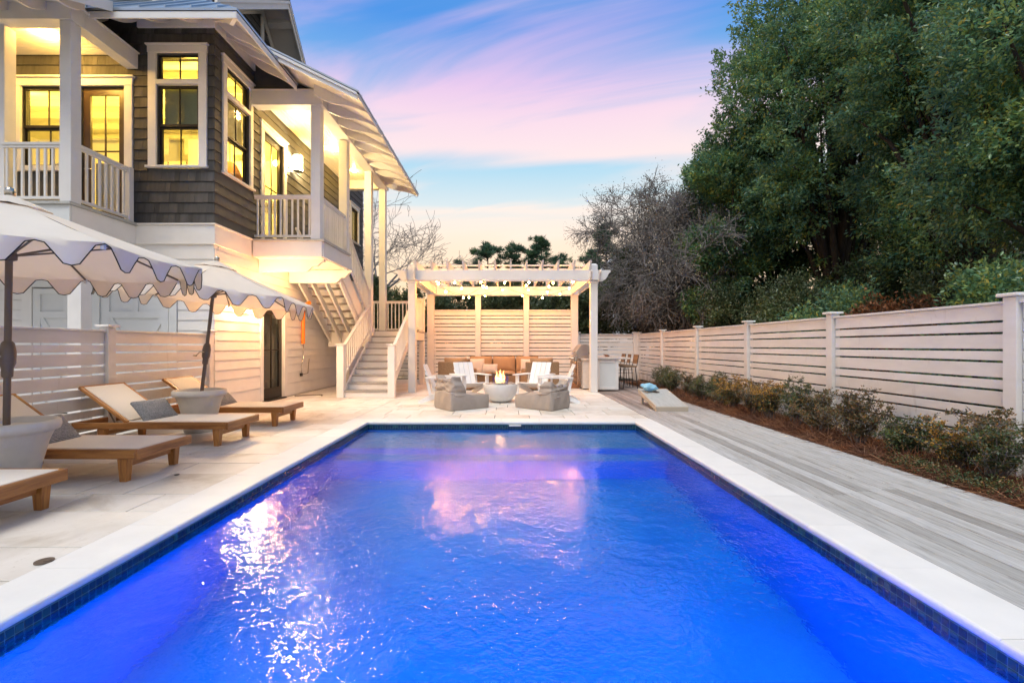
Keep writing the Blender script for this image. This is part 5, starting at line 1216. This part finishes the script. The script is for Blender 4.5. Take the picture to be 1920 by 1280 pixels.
# ================================================================== PLANTS
def tubes_np(name, segs, mat):
    """segs: list of (p0,p1,r0,r1); 4-sided tapered tubes as one mesh"""
    n = len(segs); A_ = np.array([s[0] for s in segs], float); B_ = np.array([s[1] for s in segs], float); r0 = np.array([s[2] for s in segs])[:, None]; r1 = np.array([s[3] for s in segs])[:, None]
    D = unit(B_-A_); U = np.where(np.abs(D[:, 2:3]) < .9, [[0, 0, 1.]], [[1., 0, 0]]); X_ = unit(np.cross(D, U)); Y_ = np.cross(X_, D); k = 5; vs_ = []
    for P_, r_ in ((A_, r0), (B_, r1)):
        for j in range(k): a = 2*math.pi*j/k; vs_.append(P_+(X_*math.cos(a)+Y_*math.sin(a))*r_)
    V = np.stack(vs_, 1).reshape(-1, 3); i = np.arange(n)[:, None]*2*k; F = np.concatenate([i+[j, (j+1) % k, k+(j+1) % k, k+j] for j in range(k)], 0); return npmesh(name, V, F, mat)
def limbs(base, targets, r, droop=0, rd=random):
    segs = []
    for tg in targets:
        p = Vector(base); q = Vector(tg); prev = p; n = 5; rr = r
        mid = Vector((p.x, p.y, p.z+(q.z-p.z)*.55)).lerp(q, .3)
        for i in range(1, n+1):
            u = i/n; c = p*(1-u)**2+mid*2*u*(1-u)+q*u*u; c += Vector([rd.uniform(-.06, .06) for _ in range(3)]); r2 = r*(1-u*.85); segs.append((prev, c, rr, r2)); prev, rr = c, r2
    return segs
def leafy_tree(name, lab, cat, loc, Rx, Ry, z0, z1, nleaf, L, Wd, mat, group=None, nlobe=46, trunk='darkbark', tr=.17, shell=.55, lobe=(.20, .34), twig=26, spread=.17, stems=1):
    global rng
    rng = np.random.default_rng(int(abs(loc[0])*131+loc[1]*17+nlobe)); random.seed(int(loc[0]*31+loc[1]*7))
    t = thing(name, lab, cat, loc, group); c = np.array([0, 0, (z0+z1)/2]); Rz = (z1-z0)/2
    d = unit(rng.normal(size=(nlobe, 3))); rad = rng.uniform(.35, .92, (nlobe, 1)); lc = c+d*rad*[Rx, Ry, Rz]; lc[:, 2] = np.clip(lc[:, 2], z0+.2, None)
    # narrower toward the top
    f = 1-.35*np.clip((lc[:, 2]-c[2])/Rz, 0, 1)**1.5; lc[:, :2] *= f[:, None]
    lr = rng.uniform(lobe[0], lobe[1], nlobe)*min(Rx, Ry, Rz)*1.25
    nt_ = nleaf//twig; w = lr**2; k = rng.choice(nlobe, nt_, p=w/w.sum()); dd = unit(rng.normal(size=(nt_, 3))); rr = lr[k][:, None]*rng.uniform(shell, 1.12, (nt_, 1)); tip = lc[k]+dd*rr*[1, 1, .85]
    out_d = unit(dd*.8+unit(tip-c)*.6+np.array([0, 0, .35])+rng.normal(size=(nt_, 3))*.25)
    P = np.repeat(tip, twig, 0); O = np.repeat(out_d, twig, 0); s = rng.uniform(-1, .6, (len(P), 1)); P = P+O*s*spread+rng.normal(size=P.shape)*spread*.42; D = O*.8+rng.normal(size=P.shape)*.65
    o = link('crown', leaves('crown', P, D, L, Wd, mat), t)
    segs = []
    for sidx in range(stems):
        b = (rng.uniform(-.3, .3) if stems > 1 else 0, rng.uniform(-.3, .3) if stems > 1 else 0, -.1); hh = max(z0*.8, .4)+.4; top = (b[0]*1.6, b[1]*1.6, hh)
        segs.append((b, top, tr*1.25, tr)); segs += limbs(top, [lc[i] for i in range(sidx, nlobe, stems) if i % 2 == 0], tr*.62)
    link('trunk', tubes_np('trunk', segs, trunk), t); return t
GT = 'tall evergreens behind the right fence'
leafy_tree('evergreen_tree', 'slender dark evergreen rising just right of the bare grey tree', 'tree', (7.8, 16.0, 0), 1.75, 1.7, .6, 10.3, 84000, .14, .052, 'leaf', GT, 46)
leafy_tree('evergreen_tree', 'huge dense evergreen whose left side meets the open sky', 'tree', (10.5, 14.3, 0), 4.1, 3.2, 1.6, 15.5, 130000, .13, .054, 'leaf', GT, 84, tr=.22, stems=2)
leafy_tree('evergreen_tree', 'middle sized evergreen filling the gap between the slender one and the huge one', 'tree', (9.6, 16.2, 0), 2.0, 1.9, 1.0, 10.6, 62000, .15, .055, 'leaf', GT, 36, tr=.15)
leafy_tree('evergreen_tree', 'broad evergreen in the middle of the row with dark gaps in its crown', 'tree', (10.3, 10.2, 0), 3.2, 2.4, 1.8, 13.5, 120000, .11, .047, 'leaf', GT, 76, tr=.2, stems=3)
leafy_tree('evergreen_tree', 'nearest evergreen filling the top right corner above the fence', 'tree', (8.9, 6.7, 0), 2.4, 1.9, 1.8, 9.5, 108000, .09, .039, 'leaf', GT, 66, tr=.16, stems=2)
leafy_tree('evergreen_tree', 'deep set evergreen seen through the gaps low between the two big ones', 'tree', (14.2, 17.2, 0), 3.2, 2.0, .4, 8.6, 52000, .15, .06, 'leaf', GT, 40, tr=.15)
GS = 'shrubs crowding the far side of the right fence'
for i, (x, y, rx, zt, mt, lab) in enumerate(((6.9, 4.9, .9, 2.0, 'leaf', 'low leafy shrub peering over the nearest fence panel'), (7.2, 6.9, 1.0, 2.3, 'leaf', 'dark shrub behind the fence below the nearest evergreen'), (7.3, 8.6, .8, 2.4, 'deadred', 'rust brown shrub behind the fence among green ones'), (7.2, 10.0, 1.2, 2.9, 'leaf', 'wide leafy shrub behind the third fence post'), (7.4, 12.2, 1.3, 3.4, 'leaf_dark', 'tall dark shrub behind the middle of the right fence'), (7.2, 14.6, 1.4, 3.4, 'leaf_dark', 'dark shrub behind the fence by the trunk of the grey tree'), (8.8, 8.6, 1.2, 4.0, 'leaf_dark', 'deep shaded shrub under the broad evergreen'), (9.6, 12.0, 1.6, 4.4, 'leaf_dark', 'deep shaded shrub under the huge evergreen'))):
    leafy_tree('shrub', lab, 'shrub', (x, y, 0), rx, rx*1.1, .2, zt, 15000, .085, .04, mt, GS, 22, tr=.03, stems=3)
GH = 'dark shrubs beyond the back fence'
names = ['leftmost dark shrub beyond the back fence, behind the stair landing', 'dark shrub beyond the back fence, left of the pergola', 'dark shrub seen through the left opening of the pergola wall', 'green shrub seen through the middle opening of the pergola wall', 'shrub seen through the right opening of the pergola wall', 'dark shrub behind the right pergola post', 'dark shrub above the bar stools', 'dark shrub in the back right corner behind the fences']
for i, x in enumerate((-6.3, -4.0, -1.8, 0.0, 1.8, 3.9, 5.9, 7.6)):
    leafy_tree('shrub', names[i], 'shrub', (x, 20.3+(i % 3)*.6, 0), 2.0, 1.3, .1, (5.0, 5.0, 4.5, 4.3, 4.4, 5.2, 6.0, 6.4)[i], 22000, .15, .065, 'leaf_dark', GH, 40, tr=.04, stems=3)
mr = .009
def branch(segs, p, d, L, r, depth, rd, droop=0, kink=.35, kids=3, tips=None, spread_=.6):
    n = 3; prev = Vector(p); dd = Vector(d).normalized(); rr = r
    for i in range(n):
        dd = (dd+Vector([rd.gauss(0, kink*.35) for _ in range(3)])+Vector((0, 0, -droop*(.25 if depth < 3 else .05)))).normalized(); q = prev+dd*L/n; r2 = rr*.86; segs.append((tuple(prev), tuple(q), max(rr, mr), max(r2, mr))); prev, rr = q, r2
        if depth > 0 and i > 0 or depth > 0 and rd.random() < .5:
            for _ in range(kids if i == n-1 else 1):
                e = (dd+Vector([rd.gauss(0, spread_) for _ in range(3)])+Vector((0, 0, .12-droop*.3))).normalized(); branch(segs, q, e, L*rd.uniform(.62, .82), rr*rd.uniform(.5, .68), depth-1, rd, droop, kink, kids, tips, spread_)
    if depth <= 1 and tips is not None: tips.append(tuple(prev))
def bare_tree(lab, loc, h, r, depth, seed, mat, droop=0, dead=0, kids=3, spread_=.6, lean=(0, 0), L0=None):
    rd = random.Random(seed); segs = []; tips = []; t = thing('bare_tree', lab, 'tree', loc); trunk = []; q = Vector((0, 0, -.1)); d = Vector((lean[0], lean[1], 1))
    for i in range(4):
        n_ = q+d.normalized()*h*.11+Vector((rd.gauss(0, .06), rd.gauss(0, .06), 0)); trunk.append((tuple(q), tuple(n_), r*(1-.1*i), r*(.9-.1*i))); q = n_
    for k in range(6):
        a = k*1.05+rd.uniform(-.4, .4); branch(segs, q, (math.cos(a)*.75+lean[0], math.sin(a)*.75+lean[1], rd.uniform(.5, 1.3)), (L0 or h*.27)*rd.uniform(.8, 1.15), r*.5, depth, rd, droop, .45, kids, tips, spread_)
    link('trunk', tubes_np('trunk', trunk, 'bark'), t); print(len(segs)); cr_ = link('branches', tubes_np('branches', segs, mat), t)
    if dead:
        T_ = np.array(tips); T_ = np.repeat(T_, dead, 0); P = T_+rng.normal(size=T_.shape)*.14; link('dead_leaves', leaves('dead_leaves', P, rng.normal(size=P.shape)+[0, 0, -.6], .065, .034, 'dead'), t)
    print('bare', len(segs), len(tips)); return t
bare_tree('leafless winter tree behind the porch posts and landing', (-7.0, 24.0, 0), 8.3, .16, 4, 5, 'greybark', 0, 0, 2, .62, (.0, 0))
bare_tree('grey drooping tree with dead leaf clumps left of the evergreens', (7.1, 18.6, 0), 7.2, .18, 5, 12, 'greybark', .14, 5, 3, .70, (-.12, -.05))
leafy_tree('dry_shrub', 'grey brown thicket of dead twigs under the drooping grey tree', 'shrub', (6.8, 18.2, 0), 1.8, 1.4, 1.2, 5.0, 58000, .09, .030, 'dead', None, 40, trunk='greybark', tr=.08, stems=3, spread=.22)
GP = 'pines on the skyline behind the pergola'
def pine(lab, x, y, h, r, seed):
    rd = random.Random(seed); t = thing('pine_tree', lab, 'tree', (x, y, 0), GP); segs = [((0, 0, 0), (.1, 0, h*.95), .22, .04)]; P = []; D = []
    for i in range(58):
        u = rd.uniform(.5, 1); a = rd.uniform(0, 6.28); rr = r*min(1, .16+(1.0-u)*3.0)*rd.uniform(.35, 1.05)*(1+.3*math.sin(a*2+seed)); z = h*u*.96; e = (rr*math.cos(a), rr*math.sin(a), z+rr*.30); segs.append(((0, 0, z), e, .05, .02))
        for j in range(4):
            v = rd.uniform(.62, 1.06); c = (e[0]*v+rd.gauss(0, .14), e[1]*v+rd.gauss(0, .14), z+(e[2]-z)*v+rd.gauss(0, .06)+.1)
            for q in range(34): P.append(c); D.append((rd.gauss(0, 1)+e[0]*.25, rd.gauss(0, 1)+e[1]*.25, rd.gauss(.9, .6)))
    link('trunk', tubes_np('trunk', segs, 'darkbark'), t); P = np.array(P); P = P+rng.normal(size=P.shape)*.09; link('crown', leaves('crown', P, np.array(D), .42, .05, 'pine'), t)
pine('leftmost pine of the skyline group above the pergola', -2.1, 46, 11.6, 3.1, 1); pine('narrow pine between two others above the pergola', .8, 47, 11.8, 2.3, 2); pine('tallest pine above the middle right of the pergola', 3.35, 46, 12.3, 2.8, 3)
pine('dark green pine standing alone to the right, above the pergola corner post', 8.6, 40, 11.9, 2.7, 4); pine('small distant pine low on the skyline left of the lone pine', 5.2, 52, 10.6, 1.8, 5)
# boxwood shrubs in the bed
GB = 'young boxwood shrubs in the planting bed'
bx = [(10.8, .55, .62, 'box', 'greenest compact boxwood at the far end of the bed beside the cornhole board'), (10.0, .5, .60, 'box', 'boxwood second from the far end of the bed'), (9.2, .42, .50, 'box_red', 'small reddish boxwood beyond the cornhole board'), (8.45, .5, .56, 'box', 'dark boxwood just behind the cornhole board'), (7.75, .5, .58, 'box', 'dark boxwood beside the near edge of the cornhole board'), (7.15, .42, .62, 'box_yellow', 'golden leaved boxwood among dark ones near the cornhole board'), (6.6, .48, .56, 'box_red', 'reddish boxwood between the two golden ones'), (6.05, .36, .68, 'box_yellow', 'tall narrow golden boxwood before the middle fence post'), (5.5, .5, .66, 'box', 'tall boxwood right of the golden one'), (5.0, .5, .58, 'box_red', 'wide reddish boxwood left of the bare fence stretch'), (4.35, .48, .64, 'box_red', 'leaning sparse boxwood with bare stems in front of the large fence panel'), (3.75, .36, .42, 'box', 'low dark boxwood standing apart on the pine straw'), (3.28, .46, .52, 'box_yellow', 'bright orange yellow boxwood near the right edge'), (2.95, .6, .72, 'box', 'largest boxwood at the right edge with reddish top')]
for i, (y, w, h, mt, lab) in enumerate(bx):
    y = 4.15+(y-2.95)*1.12
    rd = random.Random(50+i); x = 4.42+rd.uniform(-.06, .06); t = thing('boxwood_shrub', lab, 'shrub', (x, y, -.03), GB); segs = []; tips = []; P = []; D = []
    h *= 1.22; w *= 1.45
    for k in range(22):
        a = rd.uniform(0, 6.28); s = rd.uniform(.2, 1); top = (math.cos(a)*w*.5*s, math.sin(a)*w*.62*s, h*rd.uniform(.55, 1.0)*(1-.25*s)); p0 = Vector((rd.gauss(0, .025), rd.gauss(0, .025), 0)); prev = p0; 
        for j in range(1, 7):
            u = j/6; c = p0.lerp(Vector(top), u)+Vector((rd.gauss(0, .012), rd.gauss(0, .012), .03*math.sin(u*3))); segs.append((tuple(prev), tuple(c), .007*(1.1-u*.8), .007*(1-u*.8))); prev = c
            if u > .25:
                for q in range(4):
                    e = c+Vector((rd.gauss(0, .055), rd.gauss(0, .055), rd.uniform(.0, .08))); segs.append((tuple(c), tuple(e), .003, .002))
                    for l in range(15): P.append(tuple(c.lerp(e, rd.uniform(.2, 1.1))+Vector((rd.gauss(0, .012), rd.gauss(0, .012), rd.gauss(0, .012))))); D.append((rd.gauss(0, .7), rd.gauss(0, .7), rd.gauss(.6, .5)))
    link('stems', tubes_np('stems', segs, 'greybark'), t); P = np.array(P); D = np.array(D)
    top = P[:, 2] > h*.62
    if mt == 'box' and i == len(bx)-1:
        link('reddish_leaves', leaves('reddish_leaves', P[top], D[top], .026, .017, 'box_red'), t); P, D = P[~top], D[~top]
    if mt == 'box_yellow':
        low = rng.random(len(P)) < .62-.5*(P[:, 2] > h*.55); link('green_leaves', leaves('green_leaves', P[low], D[low], .026, .017, 'box'), t); P, D = P[~low], D[~low]
    link('foliage', leaves('foliage', P, D, .026, .017, mt), t)
for i, (y, lab) in enumerate(((4.62, 'low green ground plant on the straw beside the yellow boxwood'), (4.05, 'low green ground plant at the foot of the largest boxwood'))):
    t = thing('ground_plant', lab, 'plant', (4.2, y, -.03), 'low plants on the pine straw'); n = 1500; P = rng.normal(size=(n, 3))*[.10, .16, .03]+[0, 0, .07]; P[:, 2] = np.abs(P[:, 2]); link('foliage', leaves('foliage', P, rng.normal(size=(n, 3))+[0, 0, .5], .026, .014, 'box'), t)
# neighbouring houses
nh = thing('neighbour_house', 'distant white gabled house with metal roof behind the grey tree', 'house', (12.6, 46, 0))
m = MB(); m.prism([(9.9, 0), (9.9, 9.0), (12.1, 11.2), (14.3, 9.0), (14.3, 0)], 'y', 46, 54); m.build('wall', 'neigh', nh)
for s in (-1, 1):
    m = MB(); m.prism([(12.1, 11.35), (12.1+s*2.7, 8.65), (12.1+s*2.7, 8.8), (12.1, 11.5)][::s], 'y', 45.5, 54.5); m.build('roof', 'roof', nh)
B('window', 11.6, 12.6, 45.93, 45.99, 8.2, 9.4, 'frame', nh)
nb = thing('neighbour_house', 'white sided neighbouring house glimpsed through the right hand evergreens', 'house', (17, 11, 0))
m = MB(); m.box(15.5, 24, 7, 17, 0, 9.5); m.build('wall', 'neigh', nb)
for i in range(46): B('clapboard', 15.47, 15.498, 7, 17, .1+i*.2, .1+i*.2+.188, 'neigh', nb)
for y in (9, 12.5, 15.5):
    f = B('window', 15.44, 15.468, y-.5, y+.5, 5.6, 7.0, 'white', nb); B('pane', 15.425, 15.438, y-.4, y+.4, 5.7, 6.9, 'frame', f)
